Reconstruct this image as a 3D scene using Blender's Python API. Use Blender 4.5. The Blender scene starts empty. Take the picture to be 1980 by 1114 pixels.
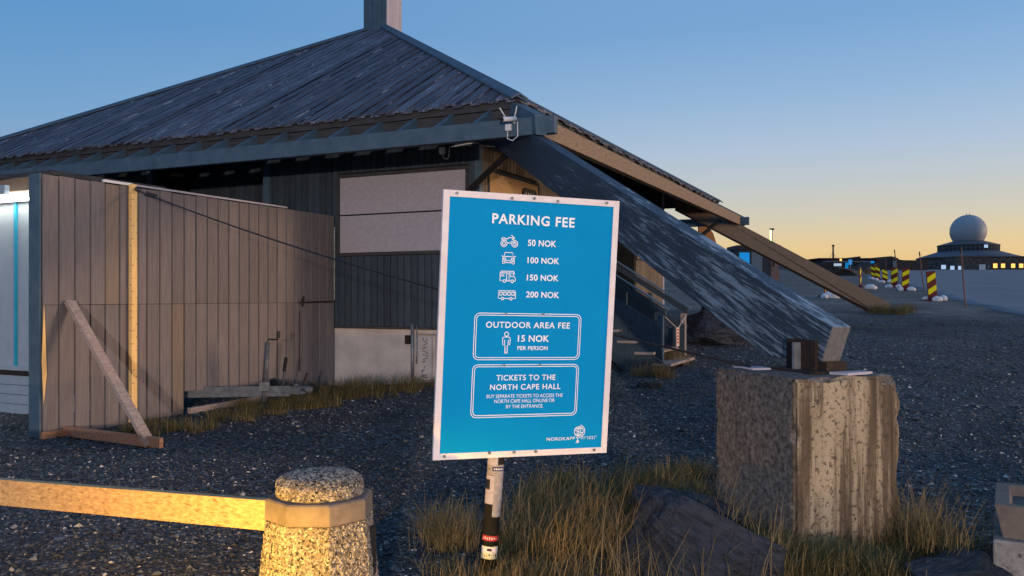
import bpy, bmesh, math, random
import numpy as np
from mathutils import Vector, Matrix, noise
random.seed(7); rng = np.random.default_rng(7)
S = bpy.context.scene
COL = S.collection
R = math.radians

# ------------------------------------------------------------------ camera
cam = bpy.data.cameras.new('camera'); co = bpy.data.objects.new('camera', cam); COL.objects.link(co)
co.location = (0, 0, 1.6); co.rotation_euler = (R(90), 0, 0)
cam.sensor_width = 36; cam.lens = 29.09; cam.shift_y = 18/1980; cam.clip_start = .05; cam.clip_end = 6000
S.camera = co

# ------------------------------------------------------------------ sky, sun, exposure
SUN_AZ, SUN_EL = 84.0, 4.0          # degrees right of the view axis, height
w = bpy.data.worlds.new('World'); S.world = w; w.use_nodes = True
nt = w.node_tree; nt.nodes.clear()
sky = nt.nodes.new('ShaderNodeTexSky'); sky.sky_type = 'NISHITA'; sky.sun_disc = False
sky.sun_elevation = R(SUN_EL); sky.sun_rotation = R(SUN_AZ)
sky.altitude = 0; sky.air_density = 1.0; sky.dust_density = 2; sky.ozone_density = 4
# clear twilight bands by height, warmer towards the sun and bluer away from it
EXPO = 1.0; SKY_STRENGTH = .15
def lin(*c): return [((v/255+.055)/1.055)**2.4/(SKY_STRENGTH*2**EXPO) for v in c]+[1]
geo = nt.nodes.new('ShaderNodeTexCoord'); sx = nt.nodes.new('ShaderNodeSeparateXYZ'); nt.links.new(geo.outputs['Generated'], sx.inputs[0])
def band(stops):
    r = nt.nodes.new('ShaderNodeValToRGB'); r.color_ramp.interpolation = 'B_SPLINE' if False else 'LINEAR'; e = r.color_ramp.elements
    e[0].position, e[0].color = stops[0][0], lin(*stops[0][1]); e[1].position, e[1].color = stops[-1][0], lin(*stops[-1][1])
    for p, c in stops[1:-1]: x = e.new(p); x.color = lin(*c)
    nt.links.new(sx.outputs['Z'], r.inputs[0]); return r.outputs[0]
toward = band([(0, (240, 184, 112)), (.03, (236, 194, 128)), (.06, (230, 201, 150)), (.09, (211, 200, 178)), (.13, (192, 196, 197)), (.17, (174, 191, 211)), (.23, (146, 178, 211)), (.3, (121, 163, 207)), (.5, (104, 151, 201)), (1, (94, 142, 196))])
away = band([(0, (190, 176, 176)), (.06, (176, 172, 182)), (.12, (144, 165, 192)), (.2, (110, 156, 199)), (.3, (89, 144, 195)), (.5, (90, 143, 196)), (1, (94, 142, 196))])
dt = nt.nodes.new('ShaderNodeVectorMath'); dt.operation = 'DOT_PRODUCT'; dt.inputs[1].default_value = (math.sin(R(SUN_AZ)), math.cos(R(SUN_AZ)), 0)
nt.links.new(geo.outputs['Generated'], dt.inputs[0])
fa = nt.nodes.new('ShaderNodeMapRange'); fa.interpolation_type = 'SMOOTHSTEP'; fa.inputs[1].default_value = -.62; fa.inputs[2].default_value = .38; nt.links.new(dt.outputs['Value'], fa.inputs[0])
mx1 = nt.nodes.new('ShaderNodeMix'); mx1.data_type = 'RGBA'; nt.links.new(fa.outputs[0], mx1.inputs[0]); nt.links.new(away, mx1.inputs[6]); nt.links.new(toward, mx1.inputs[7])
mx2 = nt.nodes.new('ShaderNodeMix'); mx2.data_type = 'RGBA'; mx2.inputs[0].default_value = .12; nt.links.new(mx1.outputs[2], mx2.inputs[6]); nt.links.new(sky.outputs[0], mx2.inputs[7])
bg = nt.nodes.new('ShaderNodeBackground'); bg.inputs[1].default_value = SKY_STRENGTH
wo = nt.nodes.new('ShaderNodeOutputWorld')
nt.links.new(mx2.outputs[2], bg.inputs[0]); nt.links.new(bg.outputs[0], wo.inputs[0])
sl = bpy.data.lights.new('sun', 'SUN'); so = bpy.data.objects.new('sun', sl); COL.objects.link(so)
sl.energy = 1.0; sl.angle = R(14); sl.color = (1, .66, .42)
sel = R(4)
sd = Vector((math.sin(R(SUN_AZ+8))*math.cos(sel), math.cos(R(SUN_AZ+8))*math.cos(sel), math.sin(sel)))
so.rotation_euler = sd.to_track_quat('Z', 'Y').to_euler()
S.view_settings.view_transform = 'Standard'; S.view_settings.look = 'None'
S.view_settings.exposure = EXPO+.14; S.view_settings.gamma = 1; S.view_settings.use_curve_mapping = False
S.render.engine = 'CYCLES'

# ------------------------------------------------------------------ materials
MATS = {}
def N(t, kind, **kw):
    n = t.nodes.new(kind)
    for k, v in kw.items():
        if k.startswith('i_'):
            key = k[2:]; key = int(key) if key.isdigit() else key.replace('_', ' ')
            n.inputs[key].default_value = v
        else: setattr(n, k, v)
    return n
def c4(c): return (c[0], c[1], c[2], 1)
def mat(name, c1, c2=None, scale=8, stretch=(1, 1, 1), rough=.8, contrast=(.35, .65), bump=.25, bdist=.004, c3=None, spots=None,
        spot_scale=40, spot_range=(.62, .68), tint=0, island=False, metal=0, rot=(0, 0, 0), detail=8, spec=.3, bscale=None):
    """two-tone noise material; optional third tone in spots; tint = random value shift for each object"""
    if name in MATS: return MATS[name]
    m = bpy.data.materials.new(name); m.use_nodes = True; MATS[name] = m
    t = m.node_tree; b = t.nodes['Principled BSDF']
    b.inputs['Roughness'].default_value = rough; b.inputs['Metallic'].default_value = metal
    b.inputs['Specular IOR Level'].default_value = spec
    tc = N(t, 'ShaderNodeTexCoord'); mp = N(t, 'ShaderNodeMapping'); mp.inputs['Scale'].default_value = stretch
    mp.inputs['Rotation'].default_value = rot
    oi = N(t, 'ShaderNodeObjectInfo')
    vm = N(t, 'ShaderNodeVectorMath', operation='ADD')
    sc = N(t, 'ShaderNodeMath', operation='MULTIPLY'); sc.inputs[1].default_value = 37.0 if tint else 0.0
    t.links.new(oi.outputs['Random'], sc.inputs[0])
    t.links.new(tc.outputs['Object'], mp.inputs['Vector']); t.links.new(mp.outputs[0], vm.inputs[0]); t.links.new(sc.outputs[0], vm.inputs[1])
    nz = N(t, 'ShaderNodeTexNoise'); nz.inputs['Scale'].default_value = scale; nz.inputs['Detail'].default_value = detail; nz.inputs['Roughness'].default_value = .62
    t.links.new(vm.outputs[0], nz.inputs['Vector'])
    cr = N(t, 'ShaderNodeValToRGB'); cr.color_ramp.elements[0].position, cr.color_ramp.elements[1].position = contrast
    cr.color_ramp.elements[0].color = c4(c1); cr.color_ramp.elements[1].color = c4(c2 or c1)
    t.links.new(nz.outputs['Fac'], cr.inputs[0]); out = cr.outputs[0]
    if spots:
        n2 = N(t, 'ShaderNodeTexNoise'); n2.inputs['Scale'].default_value = spot_scale; n2.inputs['Detail'].default_value = 6; n2.inputs['Roughness'].default_value = .7
        t.links.new(vm.outputs[0], n2.inputs['Vector'])
        mr = N(t, 'ShaderNodeMapRange'); mr.inputs[1].default_value, mr.inputs[2].default_value = spot_range
        t.links.new(n2.outputs['Fac'], mr.inputs[0])
        mx = N(t, 'ShaderNodeMix', data_type='RGBA'); t.links.new(mr.outputs[0], mx.inputs[0]); t.links.new(out, mx.inputs[6]); mx.inputs[7].default_value = c4(spots)
        out = mx.outputs[2]
    if tint or island:
        hs = N(t, 'ShaderNodeHueSaturation'); ma = N(t, 'ShaderNodeMapRange'); ma.inputs[3].default_value = 1-(tint or .5); ma.inputs[4].default_value = 1+(tint or .5)
        if island:
            gi = N(t, 'ShaderNodeNewGeometry'); t.links.new(gi.outputs['Random Per Island'], ma.inputs[0])
        else: t.links.new(oi.outputs['Random'], ma.inputs[0])
        t.links.new(ma.outputs[0], hs.inputs['Value']); t.links.new(out, hs.inputs['Color']); out = hs.outputs[0]
    t.links.new(out, b.inputs['Base Color'])
    if bump:
        bp = N(t, 'ShaderNodeBump'); bp.inputs['Strength'].default_value = bump; bp.inputs['Distance'].default_value = bdist
        src = nz.outputs['Fac']
        if bscale:
            n3 = N(t, 'ShaderNodeTexNoise'); n3.inputs['Scale'].default_value = bscale; n3.inputs['Detail'].default_value = 5
            t.links.new(vm.outputs[0], n3.inputs['Vector']); src = n3.outputs['Fac']
        t.links.new(src, bp.inputs['Height']); t.links.new(bp.outputs[0], b.inputs['Normal'])
    return m
def emit(name, col, st):
    m = bpy.data.materials.new(name); m.use_nodes = True; t = m.node_tree; b = t.nodes['Principled BSDF']
    b.inputs['Base Color'].default_value = c4(col); b.inputs['Emission Color'].default_value = c4(col); b.inputs['Emission Strength'].default_value = st
    MATS[name] = m; return m

M_TRIM = mat('blue_grey_paint', (.046, .085, .125), (.07, .115, .16), 5, (1, 1, 1), .7, spots=(.4, .45, .48), spot_scale=9, spot_range=(.73, .76), bump=.2, detail=10)
M_TAN = mat('weathered_beam_wood', (.17, .12, .085), (.3, .22, .15), 6, (1.2, 14, 14), .85, bump=.5)
M_TANB = mat('brown_beam_wood', (.1, .076, .058), (.16, .125, .1), 6, (1.2, 14, 14), .9, bump=.5)
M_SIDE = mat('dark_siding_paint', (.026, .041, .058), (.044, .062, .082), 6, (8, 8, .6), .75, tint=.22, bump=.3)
M_SIDE2 = mat('warm_lit_siding', (.13, .1, .075), (.19, .145, .1), 6, (8, 8, .6), .8, tint=.2, bump=.3)  # right-face siding: warm sun on that side put into its colour
M_BACK = mat('black_backing', (.008, .009, .01), (.014, .014, .015), 5)
M_ROOF = mat('weathered_roof_board', (.026, .026, .042), (.125, .13, .165), 5, (.22, 15, .4), .75, contrast=(.4, .64), tint=.35, bump=.7, bdist=.012, spots=(.34, .38, .46), spot_scale=6, spot_range=(.57, .64))
M_FASC = mat('dark_fascia', (.03, .032, .036), (.06, .06, .065), 7, (1, .5, 6), .85, bump=.5)
M_FENCE = mat('taupe_fence_paint', (.125, .11, .115), (.175, .155, .158), 5, (9, 9, .5), .75, tint=.12, bump=.3, spots=(.07, .05, .042), spot_scale=2.6, spot_range=(.68, .74))
M_FENCE2 = mat('bare_fence_board', (.155, .125, .108), (.205, .165, .135), 5, (9, 9, .5), .8, tint=.1, bump=.3, spots=(.1, .06, .03), spot_scale=3, spot_range=(.66, .7))
M_NEWW = mat('new_lumber', (.74, .46, .17), (.86, .58, .24), 4, (10, 10, .6), .75, bump=.3, spots=(.3, .15, .05), spot_scale=3.2, spot_range=(.7, .74))
M_OLDW = mat('grey_lumber', (.24, .18, .155), (.38, .3, .26), 5, (2, 9, 9), .85, bump=.4)
M_REDW = mat('reddish_lumber', (.24, .13, .085), (.38, .22, .15), 5, (2, 9, 9), .85, bump=.4)
M_RAIL = mat('rail_timber', (.3, .19, .09), (.5, .34, .17), 5, (1.1, 14, 14), .75, bump=.6, spots=(.12, .065, .03), spot_scale=3.2, spot_range=(.56, .7))
M_SHUT = mat('shutter_plywood', (.34, .32, .37), (.4, .38, .43), 14, (1, 1, 1), .8, spots=(.24, .22, .22), spot_scale=60, spot_range=(.55, .7), bump=.1, tint=.06)
M_SHUT2 = mat('warm_plywood', (.34, .2, .09), (.44, .28, .13), 8, (1, 3, 3), .8, bump=.2)
M_FOUND = mat('painted_foundation', (.4, .36, .34), (.56, .51, .48), 2.5, (1, 1, 1), .85, spots=(.12, .1, .09), spot_scale=14, spot_range=(.68, .74), bump=.4, detail=10)
M_STEEL = mat('galvanised_steel', (.16, .18, .2), (.28, .3, .32), 14, (1, 1, 1), .5, metal=.6, bump=.1)
M_STEELD = mat('dull_galvanised_steel', (.06, .068, .078), (.12, .13, .142), 14, (1, 1, 1), .55, metal=.4, bump=.1)
M_BLACK = mat('black_plastic', (.012, .012, .013), (.02, .02, .02), 20, rough=.5)
M_RUST = mat('rusty_steel', (.014, .01, .009), (.035, .022, .016), 18, rough=.9, bump=.6, spots=(.1, .05, .03), spot_scale=40)
M_WHITE = mat('white_plastic', (.62, .63, .64), (.7, .7, .7), 10, rough=.5, bump=0)
M_CONC = mat('grey_concrete', (.16, .15, .145), (.27, .255, .245), 16, rough=.95, bump=.6, bdist=.01, spots=(.05, .048, .05), spot_scale=45, spot_range=(.56, .64))
M_BAND = mat('smooth_concrete', (.1, .084, .076), (.17, .142, .128), 7, rough=.9, bump=.2, spots=(.12, .1, .1), spot_scale=25, spot_range=(.6, .72))
M_AGG = mat('aggregate_matrix', (.1, .085, .07), (.16, .14, .11), 60, rough=.95, bump=.6)
M_AGGS = mat('aggregate_stone', (.13, .115, .1), (.2, .18, .155), 40, rough=.7, island=True, tint=.95, bump=.2)
M_STONE = mat('slate_rock', (.008, .011, .018), (.05, .058, .08), 4, (1, 1, 2.4), .75, contrast=(.3, .72), bump=1, bdist=.05, detail=12, spots=(.3, .3, .34), spot_scale=6, spot_range=(.69, .74))
M_PEB = mat('gravel_stone', (.03, .033, .039), (.058, .062, .07), 30, rough=.65, island=True, tint=.85, bump=.2, spec=.5)
M_PEBL = mat('pale_gravel_stone', (.3, .28, .26), (.42, .4, .38), 30, rough=.7, island=True, tint=.45, bump=.2)
M_ASPH = mat('asphalt', (.15, .15, .165), (.2, .195, .21), .35, (1, 1, 1), .9, bump=.3, bdist=.01, bscale=40, spots=(.11, .11, .12), spot_scale=.6, spot_range=(.6, .75))
M_SIGNB = mat('sign_blue', (.0, .235, .52), (.0, .25, .55), 3, rough=.7, bump=0, spec=.08)
M_SIGNW = mat('sign_white', (.66, .6, .62), (.74, .69, .7), 9, rough=.5, bump=0)
M_INK = mat('print_white', (.8, .8, .84), (.86, .86, .88), 9, rough=.6, bump=0)
M_CYAN = mat('cyan_profile', (.02, .3, .48), (.03, .34, .52), 9, rough=.4, bump=0)
M_PANEL = mat('pale_blue_panel', (.26, .33, .4), (.3, .37, .44), 6, rough=.35, bump=.05)
M_YEL = mat('reflective_yellow', (.93, .76, .0), (.97, .82, .0), 9, rough=.5, bump=0)
M_RED = mat('dark_red_plastic', (.12, .008, .008), (.17, .015, .012), 9, rough=.5, bump=0)
M_BAG = mat('white_sandbag', (.55, .52, .54), (.75, .72, .73), 12, rough=.8, bump=.6, bdist=.02)
M_STAKE = mat('stake_brown', (.14, .06, .05), (.24, .12, .1), 9, (1, 1, 3), rough=.7)
M_EARTH = mat('brown_earth', (.05, .04, .036), (.085, .065, .055), 2, rough=1, bump=.8, bdist=.1)
M_FARW = mat('far_dark_wall', (.05, .05, .055), (.075, .07, .075), 1.5, rough=.9)
M_FARS = mat('far_stone_wall', (.04, .036, .036), (.15, .125, .11), 1.6, (1, 1, 2), rough=.95, detail=3, bump=.8, bdist=.1)
M_FARR = mat('far_roof', (.09, .09, .105), (.13, .13, .15), .5, rough=.6)
M_DOME = mat('radome_white', (.3, .32, .35), (.34, .36, .39), .4, rough=.55, bump=0)
M_BRICK = mat('far_brick', (.22, .12, .09), (.32, .19, .14), 3, rough=.9)
M_BLUEP = emit('brightened_blue_panel', (.0, .3, .72), .22)  # faint emission added to brighten the blue panels and signs
M_GREYP = mat('far_grey_panel', (.16, .18, .2), (.2, .22, .24), 3, rough=.5, bump=0)
M_ORANGE = mat('rust_orange', (.5, .16, .04), (.62, .22, .06), 4, rough=.8)
M_ROPE = mat('pale_rope', (.45, .42, .4), None, 9)
M_NOTICE = mat('pink_notice', (.62, .42, .38), (.68, .5, .46), 9, rough=.6, bump=0)
M_REDI = mat('red_print', (.4, .03, .03), None, 9, bump=0)
M_NAVY = mat('navy_print', (.02, .04, .14), None, 9, bump=0)
M_STK = mat('worn_white_sticker', (.2, .19, .2), (.32, .3, .31), 30, spots=(.05, .05, .05), spot_scale=25, spot_range=(.6, .63), bump=0)
M_CREAM = mat('cream_sticker', (.5, .5, .3), (.62, .62, .45), 30, bump=0)
M_HILL = mat('dark_moor', (.05, .043, .045), (.085, .075, .075), .12, rough=1, bump=.5, bdist=.5)
E_LED = emit('led_tube', (1, .96, .88), 9)
E_WIN = emit('lit_window', (1, .45, .1), .8)
E_WINW = emit('cool_lit_window', (.5, .68, .85), .28)
E_GREEN = emit('green_lamp', (.45, 1, .35), 1.6)

# peeling beam: dark navy paint flaking off along the grain
def peel():
    m = bpy.data.materials.new('peeling_navy_paint'); m.use_nodes = True; t = m.node_tree; b = t.nodes['Principled BSDF']
    b.inputs['Roughness'].default_value = .6
    tc = N(t, 'ShaderNodeTexCoord'); mp = N(t, 'ShaderNodeMapping'); mp.inputs['Rotation'].default_value = (0, math.atan(.4176)*-1, 0)
    t.links.new(tc.outputs['Object'], mp.inputs[0])
    m2 = N(t, 'ShaderNodeMapping'); m2.inputs['Scale'].default_value = (3.0, 18, 50); t.links.new(mp.outputs[0], m2.inputs[0])
    n1 = N(t, 'ShaderNodeTexNoise'); n1.inputs['Scale'].default_value = 1; n1.inputs['Detail'].default_value = 9; n1.inputs['Roughness'].default_value = .78
    t.links.new(m2.outputs[0], n1.inputs[0])
    m3 = N(t, 'ShaderNodeMapping'); m3.inputs['Scale'].default_value = (1.1, 3, 6); t.links.new(mp.outputs[0], m3.inputs[0])
    n2 = N(t, 'ShaderNodeTexNoise'); n2.inputs['Scale'].default_value = 1; n2.inputs['Detail'].default_value = 4
    t.links.new(m3.outputs[0], n2.inputs[0])
    sx = N(t, 'ShaderNodeSeparateXYZ'); t.links.new(tc.outputs['Object'], sx.inputs[0])
    gr = N(t, 'ShaderNodeMapRange'); gr.inputs[1].default_value = .2; gr.inputs[2].default_value = 4.6; gr.inputs[3].default_value = -.25; gr.inputs[4].default_value = -.1
    t.links.new(sx.outputs[0], gr.inputs[0])
    a = N(t, 'ShaderNodeMath', operation='ADD'); t.links.new(n1.outputs[0], a.inputs[0]); t.links.new(gr.outputs[0], a.inputs[1])
    a2 = N(t, 'ShaderNodeMath', operation='MULTIPLY_ADD'); t.links.new(n2.outputs[0], a2.inputs[0]); a2.inputs[1].default_value = .3; t.links.new(a.outputs[0], a2.inputs[2])
    cr = N(t, 'ShaderNodeValToRGB'); e = cr.color_ramp.elements
    e[0].position = .4; e[0].color = (.014, .027, .046, 1); e[1].position = .63; e[1].color = (.18, .245, .31, 1)
    x = e.new(.56); x.color = (.026, .045, .07, 1); x = e.new(.59); x.color = (.14, .195, .25, 1)
    t.links.new(a2.outputs[0], cr.inputs[0]); t.links.new(cr.outputs[0], b.inputs[0])
    bp = N(t, 'ShaderNodeBump'); bp.inputs[0].default_value = .5; bp.inputs[1].default_value = .006; bp.invert = True
    t.links.new(cr.outputs[0], bp.inputs['Height']); t.links.new(bp.outputs[0], b.inputs['Normal'])
    return m
M_PEEL = peel()
M_ENDG = mat('beam_end_grain', (.1, .098, .1), (.16, .155, .16), 9, (6, 6, 1), .9, bump=.5)

# block: pale face with brown run-off stains from the rusty plate
def stained():
    m = bpy.data.materials.new('stained_concrete'); m.use_nodes = True; t = m.node_tree; b = t.nodes['Principled BSDF']
    b.inputs['Roughness'].default_value = .95; b.inputs['Specular IOR Level'].default_value = .15
    tc = N(t, 'ShaderNodeTexCoord')
    n = N(t, 'ShaderNodeTexNoise'); n.inputs['Scale'].default_value = 28; n.inputs['Detail'].default_value = 8; n.inputs['Roughness'].default_value = .7
    t.links.new(tc.outputs['Object'], n.inputs[0])
    g = N(t, 'ShaderNodeValToRGB'); g.color_ramp.elements[0].position = .38; g.color_ramp.elements[1].position = .66
    g.color_ramp.elements[0].color = (.05, .045, .042, 1); g.color_ramp.elements[1].color = (.2, .18, .165, 1)
    t.links.new(n.outputs[0], g.inputs[0])
    mp = N(t, 'ShaderNodeMapping'); mp.inputs['Scale'].default_value = (1, 1, .07); t.links.new(tc.outputs['Object'], mp.inputs[0])
    s = N(t, 'ShaderNodeTexNoise'); s.inputs['Scale'].default_value = 6.5; s.inputs['Detail'].default_value = 7; s.inputs['Roughness'].default_value = .68
    t.links.new(mp.outputs[0], s.inputs[0])
    l = N(t, 'ShaderNodeValToRGB'); e = l.color_ramp.elements
    e[0].position = .38; e[0].color = (.06, .043, .03, 1); e[1].position = .535; e[1].color = (.29, .232, .16, 1)
    x = e.new(.48); x.color = (.13, .095, .065, 1); x = e.new(.6); x.color = (.35, .285, .2, 1)
    t.links.new(s.outputs[0], l.inputs[0])
    mr = N(t, 'ShaderNodeMapRange'); mr.inputs[1].default_value = .4; mr.inputs[2].default_value = .47; t.links.new(n.outputs[0], mr.inputs[0])
    pit = N(t, 'ShaderNodeMix', data_type='RGBA'); t.links.new(mr.outputs[0], pit.inputs[0]); pit.inputs[6].default_value = (.07, .055, .042, 1); t.links.new(l.outputs[0], pit.inputs[7])
    # the pale stained tone is on one face of the block only (local y = 0)
    sp = N(t, 'ShaderNodeSeparateXYZ'); t.links.new(tc.outputs['Object'], sp.inputs[0])
    f = N(t, 'ShaderNodeMapRange'); f.inputs[1].default_value = .014; f.inputs[2].default_value = .03; f.inputs[3].default_value = 1; f.inputs[4].default_value = 0
    t.links.new(sp.outputs['Y'], f.inputs[0])
    mx = N(t, 'ShaderNodeMix', data_type='RGBA'); t.links.new(f.outputs[0], mx.inputs[0]); t.links.new(g.outputs[0], mx.inputs[6]); t.links.new(pit.outputs[2], mx.inputs[7])
    t.links.new(mx.outputs[2], b.inputs[0])
    bp = N(t, 'ShaderNodeBump'); bp.inputs[0].default_value = .7; bp.inputs[1].default_value = .012; t.links.new(n.outputs[0], bp.inputs['Height']); t.links.new(bp.outputs[0], b.inputs['Normal'])
    return m
M_BLOCK = stained()

def ground_mat():
    m = bpy.data.materials.new('gravel_ground'); m.use_nodes = True; t = m.node_tree; b = t.nodes['Principled BSDF']
    b.inputs['Roughness'].default_value = .85; b.inputs['Specular IOR Level'].default_value = .3
    tc = N(t, 'ShaderNodeTexCoord')
    v = N(t, 'ShaderNodeTexVoronoi'); v.inputs['Scale'].default_value = 38; t.links.new(tc.outputs['Object'], v.inputs['Vector'])
    sep = N(t, 'ShaderNodeSeparateColor'); t.links.new(v.outputs['Color'], sep.inputs[0])
    cr = N(t, 'ShaderNodeValToRGB'); e = cr.color_ramp.elements
    e[0].position = 0; e[0].color = (.011, .012, .015, 1); e[1].position = .85; e[1].color = (.058, .061, .068, 1)
    x = e.new(.95); x.color = (.2, .2, .2, 1)
    t.links.new(sep.outputs[0], cr.inputs[0])
    n = N(t, 'ShaderNodeTexNoise'); n.inputs['Scale'].default_value = .45; n.inputs['Detail'].default_value = 8; t.links.new(tc.outputs['Object'], n.inputs[0])
    n2 = N(t, 'ShaderNodeTexNoise'); n2.inputs['Scale'].default_value = 3; n2.inputs['Detail'].default_value = 9; n2.inputs['Roughness'].default_value = .7; t.links.new(tc.outputs['Object'], n2.inputs[0])
    d = N(t, 'ShaderNodeValToRGB'); d.color_ramp.elements[0].position = .35; d.color_ramp.elements[1].position = .68
    d.color_ramp.elements[0].color = (.07, .06, .056, 1); d.color_ramp.elements[1].color = (.18, .15, .135, 1)
    t.links.new(n2.outputs[0], d.inputs[0])
    sp = N(t, 'ShaderNodeSeparateXYZ'); t.links.new(tc.outputs['Object'], sp.inputs[0])
    ad = N(t, 'ShaderNodeMath', operation='MULTIPLY_ADD'); t.links.new(n.outputs[0], ad.inputs[0]); ad.inputs[1].default_value = 9; t.links.new(sp.outputs['Y'], ad.inputs[2])
    f = N(t, 'ShaderNodeMapRange'); f.inputs[1].default_value = 28; f.inputs[2].default_value = 31.5; t.links.new(ad.outputs[0], f.inputs[0])
    mx = N(t, 'ShaderNodeMix', data_type='RGBA'); t.links.new(f.outputs[0], mx.inputs[0]); t.links.new(cr.outputs[0], mx.inputs[6]); t.links.new(d.outputs[0], mx.inputs[7])
    # larger damp and dusty patches
    hs = N(t, 'ShaderNodeHueSaturation'); mv = N(t, 'ShaderNodeMapRange'); mv.inputs[1].default_value = .3; mv.inputs[2].default_value = .7; mv.inputs[3].default_value = .55; mv.inputs[4].default_value = 1.5
    t.links.new(n.outputs[0], mv.inputs[0]); t.links.new(mv.outputs[0], hs.inputs['Value']); t.links.new(mx.outputs[2], hs.inputs['Color'])
    t.links.new(hs.outputs[0], b.inputs[0])
    bp = N(t, 'ShaderNodeBump'); bp.inputs[0].default_value = .9; bp.inputs[1].default_value = .02; bp.invert = True
    t.links.new(v.outputs['Distance'], bp.inputs['Height']); t.links.new(bp.outputs[0], b.inputs['Normal'])
    return m
M_GROUND = ground_mat()

def grass_mat(name, cols):
    m = bpy.data.materials.new(name); m.use_nodes = True; t = m.node_tree; b = t.nodes['Principled BSDF']
    gi = N(t, 'ShaderNodeNewGeometry'); cr = N(t, 'ShaderNodeValToRGB'); e = cr.color_ramp.elements
    e[0].color = c4(cols[0]); e[1].color = c4(cols[-1])
    for i, c in enumerate(cols[1:-1]): x = e.new((i+1)/(len(cols)-1)); x.color = c4(c)
    t.links.new(gi.outputs['Random Per Island'], cr.inputs[0]); t.links.new(cr.outputs[0], b.inputs[0]); b.inputs['Roughness'].default_value = .7
    tr = N(t, 'ShaderNodeBsdfTranslucent'); t.links.new(cr.outputs[0], tr.inputs[0])
    ms = N(t, 'ShaderNodeMixShader'); ms.inputs[0].default_value = .35
    t.links.new(b.outputs[0], ms.inputs[1]); t.links.new(tr.outputs[0], ms.inputs[2]); t.links.new(ms.outputs[0], t.nodes['Material Output'].inputs[0])
    return m
M_GRASS = grass_mat('grass_blade', [(.035, .045, .012), (.075, .08, .022), (.14, .115, .036), (.24, .175, .065), (.4, .29, .12)])
M_STRAW = grass_mat('straw_blade', [(.14, .1, .035), (.28, .19, .075), (.4, .28, .12)])

# ------------------------------------------------------------------ mesh helpers
class MB:
    def __init__(s): s.v = []; s.f = []
    def add(s, vs, fs):
        o = len(s.v); s.v += [tuple(v) for v in vs]; s.f += [tuple(i+o for i in f) for f in fs]; return s
    def box(s, x0, x1, y0, y1, z0, z1):
        return s.add([(x0, y0, z0), (x1, y0, z0), (x1, y1, z0), (x0, y1, z0), (x0, y0, z1), (x1, y0, z1), (x1, y1, z1), (x0, y1, z1)],
                     [(3, 2, 1, 0), (4, 5, 6, 7), (0, 1, 5, 4), (1, 2, 6, 5), (2, 3, 7, 6), (3, 0, 4, 7)])
    def bar(s, p, q, w, h, up=(0, 0, 1)):
        p, q, up = Vector(p), Vector(q), Vector(up); d = (q-p).normalized()
        if abs(d.dot(up)) > .98: up = Vector((1, 0, 0))
        a = d.cross(up).normalized()*w/2; b = a.cross(d).normalized()*h/2
        return s.add([p-a-b, p+a-b, p+a+b, p-a+b, q-a-b, q+a-b, q+a+b, q-a+b], [(0, 1, 2, 3), (7, 6, 5, 4), (0, 4, 5, 1), (1, 5, 6, 2), (2, 6, 7, 3), (3, 7, 4, 0)])
    def tube(s, pts, r, n=8, r2=None):
        pts = [Vector(p) for p in pts]; o = len(s.v); m = len(pts)
        ref = Vector((.13, .21, .97))
        for i, p in enumerate(pts):
            d = (pts[min(i+1, m-1)]-pts[max(i-1, 0)]).normalized()
            a = d.cross(ref if abs(d.dot(ref)) < .95 else Vector((1, 0, 0))).normalized(); b = d.cross(a)
            rr = r if r2 is None else r+(r2-r)*i/(m-1)
            for k in range(n): s.v.append(tuple(p+(a*math.cos(2*math.pi*k/n)+b*math.sin(2*math.pi*k/n))*rr))
        for i in range(m-1):
            for k in range(n): s.f.append((o+i*n+k, o+i*n+(k+1) % n, o+(i+1)*n+(k+1) % n, o+(i+1)*n+k))
        s.f.append(tuple(o+k for k in range(n-1, -1, -1))); s.f.append(tuple(o+(m-1)*n+k for k in range(n))); return s
    def lathe(s, prof, n=24, c=(0, 0), phase=0, caps=True):
        o = len(s.v)
        for r, z in prof:
            for k in range(n):
                a = 2*math.pi*k/n+phase; s.v.append((c[0]+r*math.cos(a), c[1]+r*math.sin(a), z))
        m = len(prof)
        for i in range(m-1):
            for k in range(n): s.f.append((o+i*n+k, o+i*n+(k+1) % n, o+(i+1)*n+(k+1) % n, o+(i+1)*n+k))
        if caps: s.f.append(tuple(o+k for k in range(n-1, -1, -1))); s.f.append(tuple(o+(m-1)*n+k for k in range(n)))
        return s
    def prism(s, poly, ax, lo, hi):
        """extrude a 2D polygon along axis ax ('x','y','z')"""
        def P(a, b, t): return {'x': (t, a, b), 'y': (a, t, b), 'z': (a, b, t)}[ax]
        n = len(poly)
        return s.add([P(a, b, lo) for a, b in poly]+[P(a, b, hi) for a, b in poly],
                     [tuple(range(n-1, -1, -1)), tuple(range(n, 2*n))]+[(i, (i+1) % n, n+(i+1) % n, n+i) for i in range(n)])
    def mesh(s, name, m, smooth=False):
        me = bpy.data.meshes.new(name); me.from_pydata(s.v, [], s.f); me.materials.append(m)
        bm = bmesh.new(); bm.from_mesh(me); bmesh.ops.recalc_face_normals(bm, faces=bm.faces[:]); bm.to_mesh(me); bm.free()
        if smooth: me.polygons.foreach_set('use_smooth', [True]*len(me.polygons))
        return me
    def build(s, name, m, parent=None, smooth=False, loc=(0, 0, 0), rotz=0, bevel=0):
        return put(name, s.mesh(name, m, smooth), parent, loc, rotz, bevel)
def put(name, me, parent=None, loc=(0, 0, 0), rotz=0, bevel=0):
    o = bpy.data.objects.new(name, me); COL.objects.link(o); o.parent = parent; o.location = loc; o.rotation_euler = (0, 0, rotz)
    if bevel:
        b = o.modifiers.new('bevel', 'BEVEL'); b.width = bevel; b.segments = 2; b.limit_method = 'ANGLE'
    return o
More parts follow.
